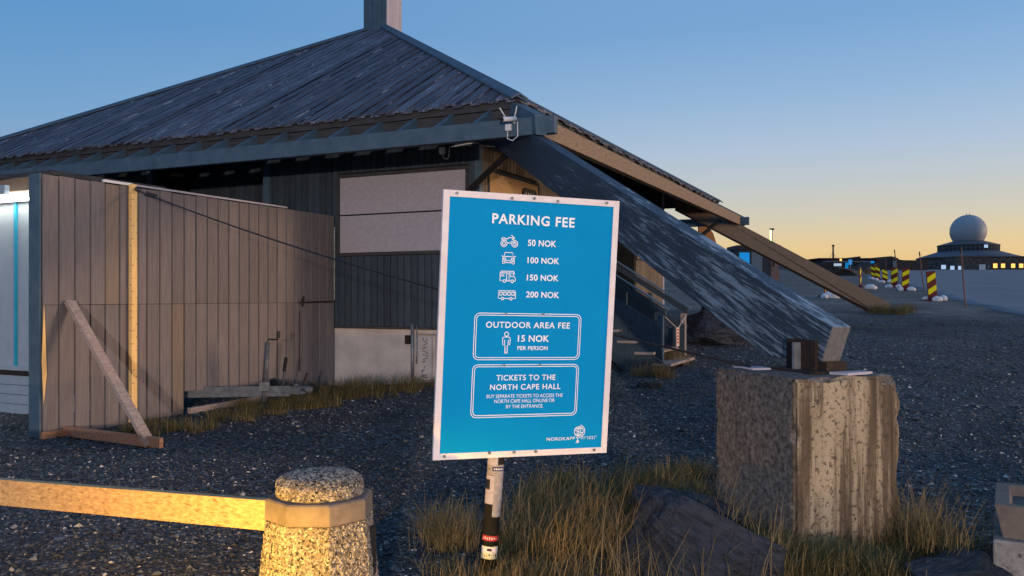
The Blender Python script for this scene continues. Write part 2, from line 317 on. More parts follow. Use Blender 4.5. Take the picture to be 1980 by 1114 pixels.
def box(name, dims, m, parent=None, bevel=0): return MB().box(*dims).build(name, m, parent, bevel=bevel)
def tag(o, label=None, cat=None, group=None, kind=None):
    if label: o['label'] = label
    if cat: o['category'] = cat
    if group: o['group'] = group
    if kind: o['kind'] = kind
    return o
def thing(name, label, cat, loc=(0, 0, 0), rotz=0, group=None):
    o = bpy.data.objects.new(name, None); COL.objects.link(o); o.location = loc; o.rotation_euler = (0, 0, rotz); o.empty_display_size = .2
    return tag(o, label, cat, group)
def arrmesh(name, V, F, m, smooth=False):
    """V (n,3), F (k,3|4) numpy arrays"""
    me = bpy.data.meshes.new(name); k, q = F.shape
    me.vertices.add(len(V)); me.vertices.foreach_set('co', V.astype(np.float32).ravel())
    me.loops.add(k*q); me.loops.foreach_set('vertex_index', F.astype(np.int32).ravel())
    me.polygons.add(k); me.polygons.foreach_set('loop_start', np.arange(0, k*q, q, dtype=np.int32))
    me.polygons.foreach_set('use_smooth', np.full(k, smooth)); me.materials.append(m); me.update(calc_edges=True); return me

# ------------------------------------------------------------------ ground
def sstep(x, a, b): t = np.clip((x-a)/(b-a), 0, 1); return t*t*(3-2*t)
def gnd(x, y):
    x = np.asarray(x, float); y = np.asarray(y, float)
    base = np.where(y < 35, .055*np.maximum(y-4, 0), 1.705+.0425*(np.minimum(y, 148)-35))
    k = .22+.78*sstep(x, -3.5, 2.2); k = np.where(y > 40, k+(1-k)*sstep(y, 40, 70)*sstep(x, -3, 8), k)
    near = np.clip(1-(np.hypot(x, y)-14)/20, 0, 1)
    bumps = (.022*np.sin(1.7*x+.6*y)*np.sin(1.3*y-.5*x)+.012*np.sin(4.1*x+1.1)*np.sin(3.7*y+2*np.sin(x)))*near
    return base*k+bumps
def g1(x, y): return float(gnd(x, y))
def spaced(parts): return np.unique(np.concatenate([np.linspace(a, b, n) for a, b, n in parts]).round(4))
gx = spaced([(-1500, -100, 8), (-100, -12, 30), (-12, 9, 150), (9, 40, 70), (40, 200, 50), (200, 1500, 8)])
gy = spaced([(-60, 0, 12), (0, 16, 120), (16, 50, 80), (50, 170, 60), (170, 2500, 14)])
XX, YY = np.meshgrid(gx, gy); ZZ = gnd(XX, YY)
V = np.stack([XX, YY, ZZ], -1).reshape(-1, 3); nx, ny = len(gx), len(gy)
i0 = (np.arange(ny-1)[:, None]*nx+np.arange(nx-1)[None]).ravel()
ground = put('ground', arrmesh('ground', V, np.stack([i0, i0+1, i0+nx+1, i0+nx], 1), M_GROUND, True)); tag(ground, kind='structure')

# asphalt car park: strips between its kerbless left edge and the far right
edge = [(9.5, 2), (11, 8), (12.6, 17), (14.4, 23.3), (16, 29.1), (16.9, 32), (21.7, 45), (25.3, 54), (36, 85), (52, 120), (64, 148)]
ey = np.array([e[1] for e in edge]); ex = np.array([e[0] for e in edge])
rows = np.concatenate([np.linspace(2, 60, 117), np.linspace(61, 148, 60)]); cols = np.linspace(0, 1, 40)**2
AX = np.interp(rows, ey, ex)[:, None]+.12*np.sin(rows*1.9)[:, None]*(1-cols[None])+cols[None]*220; AY = np.repeat(rows[:, None], 40, 1)
AZ = gnd(AX, AY)+.035; AZ[:, 0] -= .12
V = np.stack([AX, AY, AZ], -1).reshape(-1, 3); i0 = (np.arange(len(rows)-1)[:, None]*40+np.arange(39)[None]).ravel()
tag(put('car_park_asphalt', arrmesh('car_park_asphalt', V, np.stack([i0, i0+1, i0+41, i0+40], 1), M_ASPH, True)), kind='structure')

# hills on the plateau behind the far buildings
hx = np.linspace(25, 330, 160); hy = np.array([205, 215, 228, 245, 265, 290, 330, 420])
prof = np.array([-2, .2, .55, .82, 1, 1, .95, .8])
hh = 13.0+.9*np.sin(hx*.09+1)+.6*np.sin(hx*.23)+.3*np.sin(hx*.61+2)-3.2*sstep(hx, 125, 150)-4*sstep(hx, 200, 300)
HX, HY = np.meshgrid(hx, hy); HZ = 4+prof[:, None]*(hh[None]-4)
V = np.stack([HX, HY, HZ], -1).reshape(-1, 3); i0 = (np.arange(7)[:, None]*160+np.arange(159)[None]).ravel()
tag(put('hills', arrmesh('hills', V, np.stack([i0, i0+1, i0+161, i0+160], 1), M_HILL, True)), kind='structure')

# loose crushed stone lying on the near ground (nobody could count it)
def stones(n, sampler, smin, smax, name, m, embed=.25):
    x, y = sampler(n); n = len(x); z = gnd(x, y)
    base = np.array([(1, 0, 0), (-1, 0, 0), (0, 1, 0), (0, -1, 0), (0, 0, 1), (0, 0, -1)], float)
    F = np.array([(0, 2, 4), (2, 1, 4), (1, 3, 4), (3, 0, 4), (2, 0, 5), (1, 2, 5), (3, 1, 5), (0, 3, 5)])
    sz = rng.uniform(smin, smax, n)*rng.choice([.5, .7, .9, 1.2, 1.9], n, p=[.25, .25, .25, .18, .07])
    P = base[None]*rng.uniform(.55, 1.2, (n, 6, 3))+rng.normal(0, .22, (n, 6, 3))
    P[:, :, 2] *= .62
    a = rng.uniform(0, 6.28, n); c, s_ = np.cos(a)[:, None], np.sin(a)[:, None]
    P = np.stack([P[:, :, 0]*c-P[:, :, 1]*s_, P[:, :, 0]*s_+P[:, :, 1]*c, P[:, :, 2]], -1)*sz[:, None, None]
    P += np.stack([x, y, z+sz*embed], -1)[:, None]
    FF = (F[None]+6*np.arange(n)[:, None, None]).reshape(-1, 3)
    return put(name, arrmesh(name, P.reshape(-1, 3), FF, m))
def sampler(ymin, ymax, p):
    def f(n):
        y = ymin+(ymax-ymin)*rng.uniform(0, 1, n)**p; x = y*rng.uniform(-.72, .72, n); return x, y
    return f
tag(stones(62000, sampler(3.0, 8.5, .8), .0065, .014, 'loose_gravel', M_PEB), 'dark crushed gravel covering the foreground yard', 'gravel', kind='stuff')
tag(stones(52000, sampler(8.2, 22, 1.0), .010, .021, 'yard_gravel', M_PEB), 'dark crushed gravel further back around the wooden building', 'gravel', kind='stuff')
tag(stones(6500, sampler(3.0, 17, 1.0), .007, .016, 'pale_pebbles', M_PEBL), 'pale pebbles scattered through the dark gravel', 'gravel', kind='stuff')

# ------------------------------------------------------------------ wooden pyramid-roofed building
TH = math.atan2(.9048, .4258)            # local x = right face going away, local y = left face going away
SIDE, EZ, PT = 13.2, 4.27, .58
bld = thing('wooden_building', 'dark wooden building with pyramid board roof, wide eaves and diagonal corner beams', 'building', (.07, 11, 0), TH)
W0, W1, WB = 1.21, 11.99, 1.163          # wall planes and top of foundation
# roof deck, then its boards one by one
AP = EZ+PT*SIDE/2
deck = MB(); T = .05
deck.add([(0, 0, EZ-T), (SIDE, 0, EZ-T), (SIDE, SIDE, EZ-T), (0, SIDE, EZ-T), (6.6, 6.6, AP-T),
          (0, 0, EZ-T-.1), (SIDE, 0, EZ-T-.1), (SIDE, SIDE, EZ-T-.1), (0, SIDE, EZ-T-.1), (6.6, 6.6, AP-T-.1)],
         [(0, 1, 4), (1, 2, 4), (2, 3, 4), (3, 0, 4), (6, 5, 9), (7, 6, 9), (8, 7, 9), (5, 8, 9), (0, 5, 6, 1), (1, 6, 7, 2), (2, 7, 8, 3), (3, 8, 5, 0)])
roof = deck.build('roof', M_FASC, bld)
def roof_boards(swap, step, wid):
    n = int(SIDE/step)
    for j in range(n):
        up = j % 2; c = (j+.5)*step; h = wid*(.62 if up else .5)
        b0, b1 = max(c-h, .02), min(c+h, SIDE-.02)
        a0 = -.03-random.random()*.05; lift = (.026 if up else 0)+random.uniform(-.006, .006)
        e0, e1 = min(b0, SIDE-b0), min(b1, SIDE-b1)
        if e0 < .1 and e1 < .1: continue
        th = .028; tw = random.uniform(-.008, .008)
        q = []
        for a, b, t in ((a0, b0, tw), (e0, b0, tw), (e1, b1, -tw), (a0, b1, -tw)):
            z = EZ+PT*a-T+lift+.004+t*(1 if up else 0)
            q.append((a, b, z))
        vs = q+[(a, b, z+th) for a, b, z in q]
        if swap: vs = [(b, a, z) for a, b, z in vs]
        MB().add(vs, [(3, 2, 1, 0), (4, 5, 6, 7), (0, 1, 5, 4), (1, 2, 6, 5), (2, 3, 7, 6), (3, 0, 4, 7)]).build('roof_board', M_ROOF if not swap else M_ROOFX, roof)
M_ROOFX = mat('weathered_roof_board_across', (.026, .026, .042), (.125, .13, .165), 5, (15, .22, .4), .75, contrast=(.4, .64), tint=.35, bump=.7, bdist=.012, spots=(.34, .38, .46), spot_scale=6, spot_range=(.57, .64))
roof_boards(False, .135, .16); roof_boards(True, .27, .3)
# hip caps: two boards folded over each visible hip
for e in ((0, 0), (0, SIDE), (SIDE, 0)):
    c = MB(); d = Vector((6.6-e[0], 6.6-e[1], 0)); L = d.length; d.normalize(); n = Vector((-d.y, d.x, 0)); k = .12
    def hp(t, off, z): p = Vector((e[0], e[1], 0))+d*t+n*off; return (p.x, p.y, EZ+PT*t/math.sqrt(2)+z)
    sl_ = -PT*k/math.sqrt(2)*0-.045
    for t0, t1 in ((-.1, L-.3),):
        c.add([hp(t0, -k, sl_+.05), hp(t0, 0, .075), hp(t0, k, sl_+.05), hp(t1, -k, sl_+.05), hp(t1, 0, .075), hp(t1, k, sl_+.05),
               hp(t0, -k, sl_+.02), hp(t0, 0, .045), hp(t0, k, sl_+.02), hp(t1, -k, sl_+.02), hp(t1, 0, .045), hp(t1, k, sl_+.02)],
              [(0, 1, 4, 3), (1, 2, 5, 4), (6, 9, 10, 7), (7, 10, 11, 8), (0, 3, 9, 6), (2, 8, 11, 5), (0, 6, 7, 1), (1, 7, 8, 2), (3, 4, 10, 9), (4, 5, 11, 10)])
    c.build('hip_cap', M_TRIM, roof)
# chimney, clad in upright boards
ch = box('chimney', (6.6-.31, 6.6+.31, 6.6-.31, 6.6+.31, AP-.6, AP+1.5), M_BACK, bld)
for i in range(5):
    o0 = -.32+i*.128
    box('chimney_board', (6.6-.335, 6.6-.312, 6.6+o0, 6.6+o0+.12, AP-.62, AP+1.5), M_TRIM, ch)
    box('chimney_board', (6.6+o0, 6.6+o0+.12, 6.6-.335, 6.6-.312, AP-.62, AP+1.5), M_SHUT, ch)
box('chimney_cap', (6.6-.4, 6.6+.4, 6.6-.4, 6.6+.4, AP+1.5, AP+1.58), M_FASC, ch)
# fascia boards under the roof edge
box('fascia_board', (.03, .065, .03, SIDE-.03, EZ-.34, EZ-.155), M_FASC, bld)
box('fascia_board', (.07, SIDE-.03, .03, .065, EZ-.34, EZ-.155), M_FASC, bld)
# rafters with tails that run down to the eave beam
def rafter(ax, e): return MB().prism([(-.5, 3.83), (e, 3.83+(e+.5)*PT), (e, 3.63+(e+.5)*PT), (-.42, 3.66)], ax, -.03, .03).mesh('rafter', M_TRIM)
rm, rm2 = rafter('y', 1.6), rafter('x', 1.6)
for i in range(22):
    c = .42+i*.585; e = min(c-.12, SIDE-c-.12, 1.6)
    put('rafter', rm if e == 1.6 else rafter('y', e), bld, (0, c, 0)); put('rafter', rm2 if e == 1.6 else rafter('x', e), bld, (c, 0, 0))
# eave ring beams
box('eave_beam', (-.56, -.44, -.76, 6.03, 3.625, 3.845), M_TRIM, bld, .006)
box('eave_beam', (-.557, -.443, 6.035, 14.1, 3.628, 3.842), M_TRIM, bld, .006)
box('eave_beam', (-.435, 13.63, -.56, -.44, 3.62, 3.86), M_TAN, bld, .006)
box('eave_beam', (13.64, 13.76, -.78, 14.1, 3.62, 3.84), M_TRIM, bld, .006)
# hip rafter nose at the near corner and at the far right corner
for e, s in (((0, 0), (1, 1)), ((SIDE, 0), (-1, 1))):
    h = MB().prism([(-.86, 3.6), (-.82, 3.86), (2.2, 3.86+2.9*PT/1.414), (2.2, 3.5+2.9*PT/1.414)], 'y', -.07, .07)
    h.build('hip_rafter', M_TRIM, bld, loc=(e[0], e[1], 0), rotz=math.atan2(s[1], s[0]))
# the great diagonal corner beams: own local frame, x outwards along the hip
SQ = math.sqrt(2)
def corner_beam(corner, ang, m, zlow):
    top = lambda s: 3.61-.4176*(s-.78)
    s1 = 4.275*SQ; lowz = zlow
    poly = [(-1.3, top(-1.3)), (s1, top(s1)), (s1-.1, lowz), ((top(0)-.515-lowz)/.4176, lowz), (-1.3, top(-1.3)-.515)]
    b = MB(); n = 24
    o = MB().prism(poly, 'y', -.075, .075).build('corner_beam', m, bld, loc=(corner[0], corner[1], 0), rotz=ang, bevel=.008)
    o.data.materials.append(M_ENDG)
    for p in o.data.polygons:
        if p.normal.x > .9: p.material_index = 1
    return o
corner_beam((0, 0), R(225), M_PEEL, 1.18)['label'] = 'diagonal beam with navy paint peeling to pale wood'
corner_beam((SIDE, 0), R(-45), M_TANB, .9)['label'] = 'brown diagonal beam running into the ground'
# steel strut from beam to wall
MB().tube([(.37, .30, 3.6), (1.18, 1.66, 3.0)], .045, 8).build('strut', M_BLACK, bld)
MB().tube([(SIDE-.6, -.2, 3.68), (SIDE-1.2, .6, 2.9), ], .05, 8).build('strut', M_BLACK, bld)
# backing walls (dark) with recesses, boards over them
wall = MB()
wall.box(W0+.02, W0+.14, W0+.02, 5.36, WB, 4.8).box(W0+.9, W0+1.0, 5.0, 8.6, WB, 5.1).box(W0+.02, W0+.14, 8.14, W1, WB, 4.8)
wall.box(W0+.14, W0+.9, 5.24, 5.36, WB, 4.9).box(W0+.14, W0+.9, 8.14, 8.26, WB, 4.9)
wall.box(W0+.14, 4.6, W0+.02, W0+.14, WB, 4.8).box(4.5, 9.5, W0+.9, W0+1.0, WB, 5.1).box(9.4, W1, W0+.02, W0+.14, WB, 4.8)
wall.box(4.5, 4.6, W0+.14, W0+.9, WB, 4.9).box(9.4, 9.5, W0+.14, W0+.9, WB, 4.9)
wall.box(W1-.1, W1, W0+.14, W1, WB, 4.8).box(W0+.14, W1-.1, W1-.1, W1, WB, 4.8)
wo_ = wall.build('wall', M_BACK, bld)
BW, BP = .112, .128
def board_mesh(z0, z1, m, ax): 
    b = MB()
    return (b.box(-.022, 0, 0, BW, z0, z1) if ax == 'y' else b.box(0, BW, -.022, 0, z0, z1)).mesh('siding_board', m)
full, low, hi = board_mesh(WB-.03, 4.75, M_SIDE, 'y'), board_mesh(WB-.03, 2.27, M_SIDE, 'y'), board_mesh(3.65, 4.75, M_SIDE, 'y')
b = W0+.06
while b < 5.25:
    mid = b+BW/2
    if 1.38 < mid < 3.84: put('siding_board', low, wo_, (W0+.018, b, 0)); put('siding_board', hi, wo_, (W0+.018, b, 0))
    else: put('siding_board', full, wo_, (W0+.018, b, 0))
    b += BP
b = 5.4
while b < 8.05: put('siding_board', full, wo_, (W0+.898, b, 0)); b += BP
b = 8.3
while b < 11.8: put('siding_board', full, wo_, (W0+.018, b, 0)); b += BP
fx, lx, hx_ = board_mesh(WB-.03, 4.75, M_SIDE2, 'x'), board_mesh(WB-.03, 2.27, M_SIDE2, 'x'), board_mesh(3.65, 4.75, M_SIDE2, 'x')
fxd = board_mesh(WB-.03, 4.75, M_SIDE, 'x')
a = W0+.1
while a < 4.5:
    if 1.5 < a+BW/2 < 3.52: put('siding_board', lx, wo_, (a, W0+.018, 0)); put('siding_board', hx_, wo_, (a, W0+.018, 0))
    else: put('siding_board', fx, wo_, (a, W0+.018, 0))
    a += BP
a = 4.62
while a < 9.35: put('siding_board', fxd, wo_, (a, W0+.898, 0)); a += BP
lx2 = board_mesh(WB-.03, 2.5, M_SIDE2, 'x')
a = 9.5
while a < 11.85: put('siding_board', lx2, wo_, (a, W0+.018, 0)); a += BP
box('wall_post', (W0-.03, W0+.1, 5.27, 5.41, WB-.02, 4.6), M_TRIM, bld); box('wall_post', (W0-.03, W0+.1, 8.1, 8.24, WB-.02, 4.6), M_TRIM, bld)
box('corner_post', (W0-.03, W0+.09, W0-.03, W0+.05, WB-.02, 4.7), M_TRIM, bld); box('corner_post', (W1-.1, W1+.03, W0-.03, W0+.01, .8, 4.7), M_SHUT, bld)
# boarded-up openings
def shutter(ax, lo, hi_, z0, z1, m, zm):
    f = MB()
    if ax == 'y': f.box(W0-.02, W0+.018, lo-.05, hi_+.05, z1, z1+.05).box(W0-.03, W0+.018, lo-.05, hi_+.05, z0-.05, z0).box(W0-.02, W0+.018, lo-.05, lo, z0, z1).box(W0-.02, W0+.018, hi_, hi_+.05, z0, z1)
    else: f.box(lo-.05, hi_+.05, W0-.02, W0+.018, z1, z1+.05).box(lo-.05, hi_+.05, W0-.03, W0+.018, z0-.05, z0).box(lo-.05, lo, W0-.02, W0+.018, z0, z1).box(hi_, hi_+.05, W0-.02, W0+.018, z0, z1)
    fr = f.build('window_frame', M_FASC, bld)
    for q0, q1 in ((z0+.004, zm-.012), (zm+.012, z1-.004)):
        box('shutter_panel', (W0-.012, W0+.015, lo+.004, hi_-.004, q0, q1) if ax == 'y' else (lo+.004, hi_-.004, W0-.012, W0+.015, q0, q1), m, fr)
    return fr
shutter('y', 1.43, 3.79, 2.33, 3.57, M_SHUT, 2.95)
sh = shutter('x', 1.56, 3.46, 2.33, 3.57, M_SHUT2, 2.95)
shutter('x', 9.55, 11.75, 2.55, 3.6, M_SHUT2, 3.05)
nb = MB().prism([(2.78, 3.2), (3.38, 3.2), (3.38, 3.42), (3.3, 3.47), (2.86, 3.47), (2.78, 3.42)], 'y', W0-.03, W0-.013).build('window_notice', M_BLACK, sh)
def stroke(mb, pts, w, f):
    """flat ribbon along 2D points, f maps 2D to 3D"""
    n = len(pts); L = []
    for i, p in enumerate(pts):
        a = Vector(pts[max(i-1, 0)]); b_ = Vector(pts[min(i+1, n-1)]); d = (b_-a)
        if d.length < 1e-9: d = Vector((1, 0))
        d.normalize(); q = Vector((-d.y, d.x))*w/2
        L += [f(p[0]+q.x, p[1]+q.y), f(p[0]-q.x, p[1]-q.y)]
    mb.add(L, [(2*i, 2*i+1, 2*i+3, 2*i+2) for i in range(n-1)]); return mb
sc = MB(); random.seed(3)
for i in range(5):
    x0 = 2.86+i*.1
    stroke(sc, [(x0, 3.3), (x0+.03, 3.38), (x0+.06, 3.31), (x0+.05, 3.4)], .014, lambda x, z: (x, W0-.034, z))
sc.build('notice_print', M_INK, nb)
# foundation and what hangs on it
fd = MB().box(W0+.03, W1-.05, W0+.03, W1-.05, -.4, WB-.035).build('foundation', M_FOUND, bld)
box('foundation_ledge', (W0-.01, W0+.03, W0+.0, 5.2, WB-.075, WB-.035), M_FASC, fd)
hp_ = box('service_hatch', (W0-.02, W0+.028, 2.03, 2.27, .3, .98), M_FOUND, bld); hp_['label'] = 'pale upright hatch scribbled with black marks'
box('hatch_trim', (W0-.012, W0+.028, 1.9, 1.96, .25, 1.03), M_OLDW, hp_); box('hatch_trim', (W0-.012, W0+.028, 1.965, 2.28, 1.0, 1.03), M_OLDW, hp_)
gf = MB(); F2 = lambda x, z: (W0-.024, 2.15-x, z)
for P in ([(.03, .96), (.05, .93), (.0, .9), (-.04, .94), (-.02, .96)], [(.05, .89), (-.02, .84), (.04, .82), (-.05, .79)], [(-.05, .76), (.05, .74), (-.04, .7), (.05, .67), (.04, .74)],
          [(.05, .65), (-.03, .62), (.02, .6), (-.05, .58)], [(0, .52), (-.01, .49)], [(.0, .46), (-.05, .45), (-.05, .41)], [(-.05, .39), (-.01, .37), (.03, .39), (.05, .35), (.01, .34), (-.05, .36)]):
    stroke(gf, P, .012, F2)
gf.build('scribble', M_BLACK, hp_)['kind'] = 'stuff'
MB().tube([(W0-.05, 2.36, WB+.02), (W0-.05, 2.36, .15)], .028, 10).build('drain_pipe', M_STEEL, bld, True)
MB().tube([(W0-.03, 2.29, WB), (W0-.03, 2.29, .72), (W0-.03, 2.3, .55)], .012, 6).build('cable_conduit', M_STEEL, bld, True)
box('socket_box', (W0-.06, W0+.028, 2.42, 2.5, .86, 1.0), M_RUST, bld, .008)
jb = box('junction_box', (W0-.07, W0-.006, 1.77, 1.87, 3.82, 3.93), M_WHITE, bld, .008)
MB().tube([(W0-.04, 1.82, 3.83), (W0-.04, 1.80, 3.76), (W0-.03, 1.74, 3.74), (W0-.03, 1.71, 3.78), (W0-.03, 1.70, 3.92), (W0-.03, 1.4, 3.95), (W0-.03, 1.2, 3.95), (.9, .98, 3.84), (.4, .45, 3.7)], .009, 6).build('white_cable', M_WHITE, bld)

# entry stairs on the right face: treads, stringers, boarded sides, handrails
st = thing('entry_stairs', 'short wooden stairs with dark boarded sides and handrails beside the building', 'stairs', (.07, 11, 0), TH)
A0, A1 = 2.39, 3.86; SLP = .62
for k in range(5):
    b0 = -1.5+.27*k; z = .60+.168*k
    box('tread', (A0-.16, A1-.05, b0, b0+.3, z-.04, z), M_OLDW, st, .004)
box('landing', (A0-.1, A1+.6, -.16, W0-.03, 1.27, 1.32), M_OLDW, st)
for a in (A0-.12, A1-.12):
    MB().prism([(-1.46, .56), (-.1, .56+1.36*SLP), (-.1, .3+1.36*SLP-.1), (-1.0, .25), (-1.46, .25)], 'x', a, a+.05).build('stringer', M_SIDE, st)
box('landing_leg', (A0-.05, A0+.05, -.1, 0, .2, 1.27), M_OLDW, st); box('landing_leg', (A1+.4, A1+.5, -.1, 0, .3, 1.27), M_OLDW, st)
def sloped(a0, a1, z0, h, bs=-1.32, be=-.12):
    return MB().prism([(bs, z0), (be, z0+(be-bs)*SLP), (be, z0+(be-bs)*SLP+h), (bs, z0+h)], 'x', a0, a1)
for a in (A0, A1-.03):
    for i in range(3): sloped(a, a+.025, .62+i*.175, .17).build('side_board', M_SIDE, st)
    sloped(a-.02, a+.045, 1.31, .1, -1.38).build('handrail', M_SIDE, st)
    sloped(a-.04, a+.065, 1.412, .025, -1.42).build('rail_cap', M_TRIM, st)
    box('newel_post', (a+.026, a+.1, -1.33, -1.25, .3, 1.33), M_TRIM if a == A0 else M_OLDW, st)
    box('rail_post', (a+.026, a+.09, -.75, -.68, .9, 1.68), M_SIDE, st)
    box('landing_board', (a, a+.025, -.115, W0-.05, 1.45, 1.9), M_SIDE, st)
    box('landing_rail', (a-.03, a+.05, -.115, W0-.05, 2.1, 2.2), M_TAN, st)
nt_ = thing('hanging_notice', 'small pinkish notice hung by cord between the stair handrails', 'notice', (.07, 11, 0), TH)
MB().box(2.98, 3.16, -1.40, -1.39, .82, 1.12).build('card', M_NOTICE, nt_)
q = MB()
for z in (.87, .92, .97, 1.02, 1.07): q.box(3.01, 3.13, -1.404, -1.4015, z, z+.022)
q.build('card_print', M_REDI, nt_)
MB().tube([(A0+.05, -1.36, 1.3), (3.03, -1.395, 1.11)], .007, 5).build('cord', M_ROPE, nt_); MB().tube([(A1, -1.36, 1.33), (3.11, -1.395, 1.11)], .007, 5).build('cord', M_ROPE, nt_)

# security camera on the eave beam end
sc_ = thing('security_camera', 'white security camera with two antennas on the roof corner beam', 'camera', (.07, 11, 0), TH)
box('junction_box', (-.61, -.562, -.19, -.11, 3.69, 3.775), M_WHITE, sc_, .008)
cb = MB().tube([(-.78, -.16, 3.8), (-.6, -.26, 3.83)], .03, 12).build('camera_body', M_WHITE, sc_, True)
MB().tube([(-.795, -.153, 3.797), (-.775, -.163, 3.801)], .027, 12).build('lens', M_BLACK, cb)
MB().tube([(-.62, -.22, 3.83), (-.555, -.22, 3.8)], .02, 8).build('bracket', M_WHITE, sc_)
for d in (-.05, .12): MB().tube([(-.63, -.22+d*.6, 3.83), (-.64, -.22+d*1.4, 3.98)], .007, 6).build('antenna', M_WHITE, sc_)
MB().tube([(-.585, -.14, 3.69), (-.58, -.13, 3.6), (-.57, -.2, 3.57), (-.57, -.27, 3.62), (-.575, -.27, 3.8)], .007, 6).build('camera_cable', M_WHITE, sc_)

# ------------------------------------------------------------------ board fence with post, prop and bolt
FR = (-5.12, 9.0)
fen = thing('board_fence', 'tall taupe board fence with pale post and diagonal prop left of the building', 'fence', (FR[0], FR[1], 0), TH)
L, n = 5.12, 26; bw = L/n
for i in range(n):
    x0 = i*bw; yo = -.03 if i % 2 else -.008; ov = .012 if i % 2 else -.004
    zb = .06+.02*random.random()
    if 10 <= i < 16: zb = .375-.012*(i-10)
    elif i >= 16: zb = .22-.006*(i-16)
    spec = i in (4, 9)
    g = .007
    MB().box(g, bw-g, 0, .022, 1.519, 2.94+random.uniform(-.006, .006)).build('fence_board', M_FENCE2 if i == 4 else M_FENCE, fen, loc=(x0, -.024+random.uniform(-.003, .003), 0), rotz=R(3.2+random.uniform(-.6, .6)))
    MB().box(g, bw-g, 0, .022, zb, 1.513).build('fence_board', M_FENCE2 if i == 9 else M_FENCE, fen, loc=(x0, -.022+random.uniform(-.003, .003), 0), rotz=R(3.2+random.uniform(-.6, .6)))
box('gap_shade_sheet', (.01, L, .0125, .0155, .5, 2.9), M_BACK, fen)  # black sheet added so the board gaps show as shade lines
for z in (.62, 1.5, 2.6): box('fence_rail', (.02, L, .016, .064, z-.05, z+.05), M_OLDW, fen)
for x in (.05, 1.7, 3.4, 5.0): box('fence_post', (x-.045, x+.045, .066, .156, 0, 2.9), M_OLDW, fen)
box('end_board', (-.026, -.004, -.005, .17, .05, 2.95), M_TRIM, fen)
po = box('bright_post', (1.095, 1.172, -.092, -.033, .09, 2.965), M_NEWW, fen, .004); po['label'] = 'bright new timber post with nail holes'
nh = MB()
for k in range(34):
    z = .25+k*.079; x = 1.112+(.048 if k % 2 else 0)+random.uniform(-.004, .004)
    nh.tube([(x, -.0905, z), (x, -.0945, z)], random.choice([.003, .005, .007]), 6)
    nh.tube([(1.0955, -.08+random.random()*.03, z), (1.0915, -.08, z)], .004, 6)
nh.build('nail_head', M_BLACK, po)
MB().box(1.18, 3.95, -.032, .03, 2.952, 2.975).build('cap_strip', M_SHUT, fen)
MB().box(.75, 1.15, -.045, -.01, 2.948, 2.978).build('cap_strip', M_WHITE, fen)
MB().bar((.3, -.055, 1.55), (.2, -1.43, .06), .05, .115, (1, 0, 0)).build('prop', M_OLDW, fen, bevel=.004)
MB().bar((.27, .05, .11), (.2, -1.58, .1), .05, .11).build('prop_sill', M_REDW, fen, bevel=.004)
MB().bar((-.05, -.06, .09), (.45, -.055, .08), .04, .1).build('ground_board', M_REDW, fen)
MB().bar((2.0, -.07, .1), (3.4, -.1, .12), .06, .12).build('ground_board', M_OLDW, fen)
MB().tube([(4.2, -.06, 1.52), (5.0, -.06, 1.53)], .012, 8).build('bolt_bar', M_BLACK, fen)
MB().tube([(4.24, -.06, 1.54), (4.24, -.1, 1.62), (4.26, -.06, 1.46)], .016, 6).build('bolt_handle', M_BLACK, fen)
MB().tube([(5.08, -.05, 1.56), (5.08, -.05, 2.75)], .014, 8).build('bolt_rod', M_STEEL, fen)
MB().tube([(4.22, -.04, 1.4), (4.22, -.04, .45)], .006, 6).build('chain', M_RUST, fen)
MB().prism([(-.02, .9), (.0, .45), (.035, .75), (.02, 1.2), (.005, 1.52)], 'y', -.042, -.034).build('torn_edge', M_NEWW, fen)

# trailer drawbar poking out under the fence
tr = thing('trailer_drawbar', 'galvanised trailer drawbar with jockey jack poking out under the board fence', 'trailer', (FR[0], FR[1], 0), TH)
MB().bar((2.12, .3, .33), (2.92, -.95, .33), .05, .14).build('side_rail', M_STEELD, tr)
MB().bar((3.85, .3, .33), (3.05, -.95, .335), .05, .14).build('side_rail', M_STEELD, tr)
MB().bar((2.88, -.85, .34), (3.02, -1.15, .34), .09, .1).build('coupling_tube', M_STEELD, tr)
MB().tube([(3.0, -1.1, .36), (3.05, -1.22, .33)], .055, 10).build('coupling_head', M_STEELD, tr, True)
MB().tube([(3.03, -1.08, .4), (3.1, -1.1, .56)], .018, 6).build('coupling_lever', M_RUST, tr)
jk = MB().tube([(2.72, -.68, .32), (2.74, -.72, .99)], .034, 10).build('jack_tube', M_STEELD, tr, True)
MB().tube([(2.715, -.67, .12), (2.72, -.68, .5)], .026, 10).build('inner_tube', M_STEELD, jk, True)
MB().tube([(2.74, -.72, .99), (2.74, -.73, 1.03), (2.8, -.85, 1.03), (2.8, -.85, 1.08)], .012, 6).build('crank', M_BLACK, jk); MB().tube([(2.8, -.85, 1.05), (2.8, -.86, 1.14)], .026, 8).build('crank_knob', M_BLACK, jk)
MB().bar((2.68, -.63, .4), (2.77, -.73, .4), .1, .12).build('jack_clamp', M_STEELD, tr)
MB().tube([(2.68, -.72, .09), (2.76, -.63, .09)], .08, 14).build('jockey_wheel', M_BLACK, tr)
MB().tube([(2.95, -.8, .36), (2.9, -.87, .62)], .014, 6).build('brake_lever', M_STEELD, tr); MB().tube([(2.9, -.87, .6), (2.88, -.92, .78)], .026, 8).build('brake_grip', M_BLACK, tr)

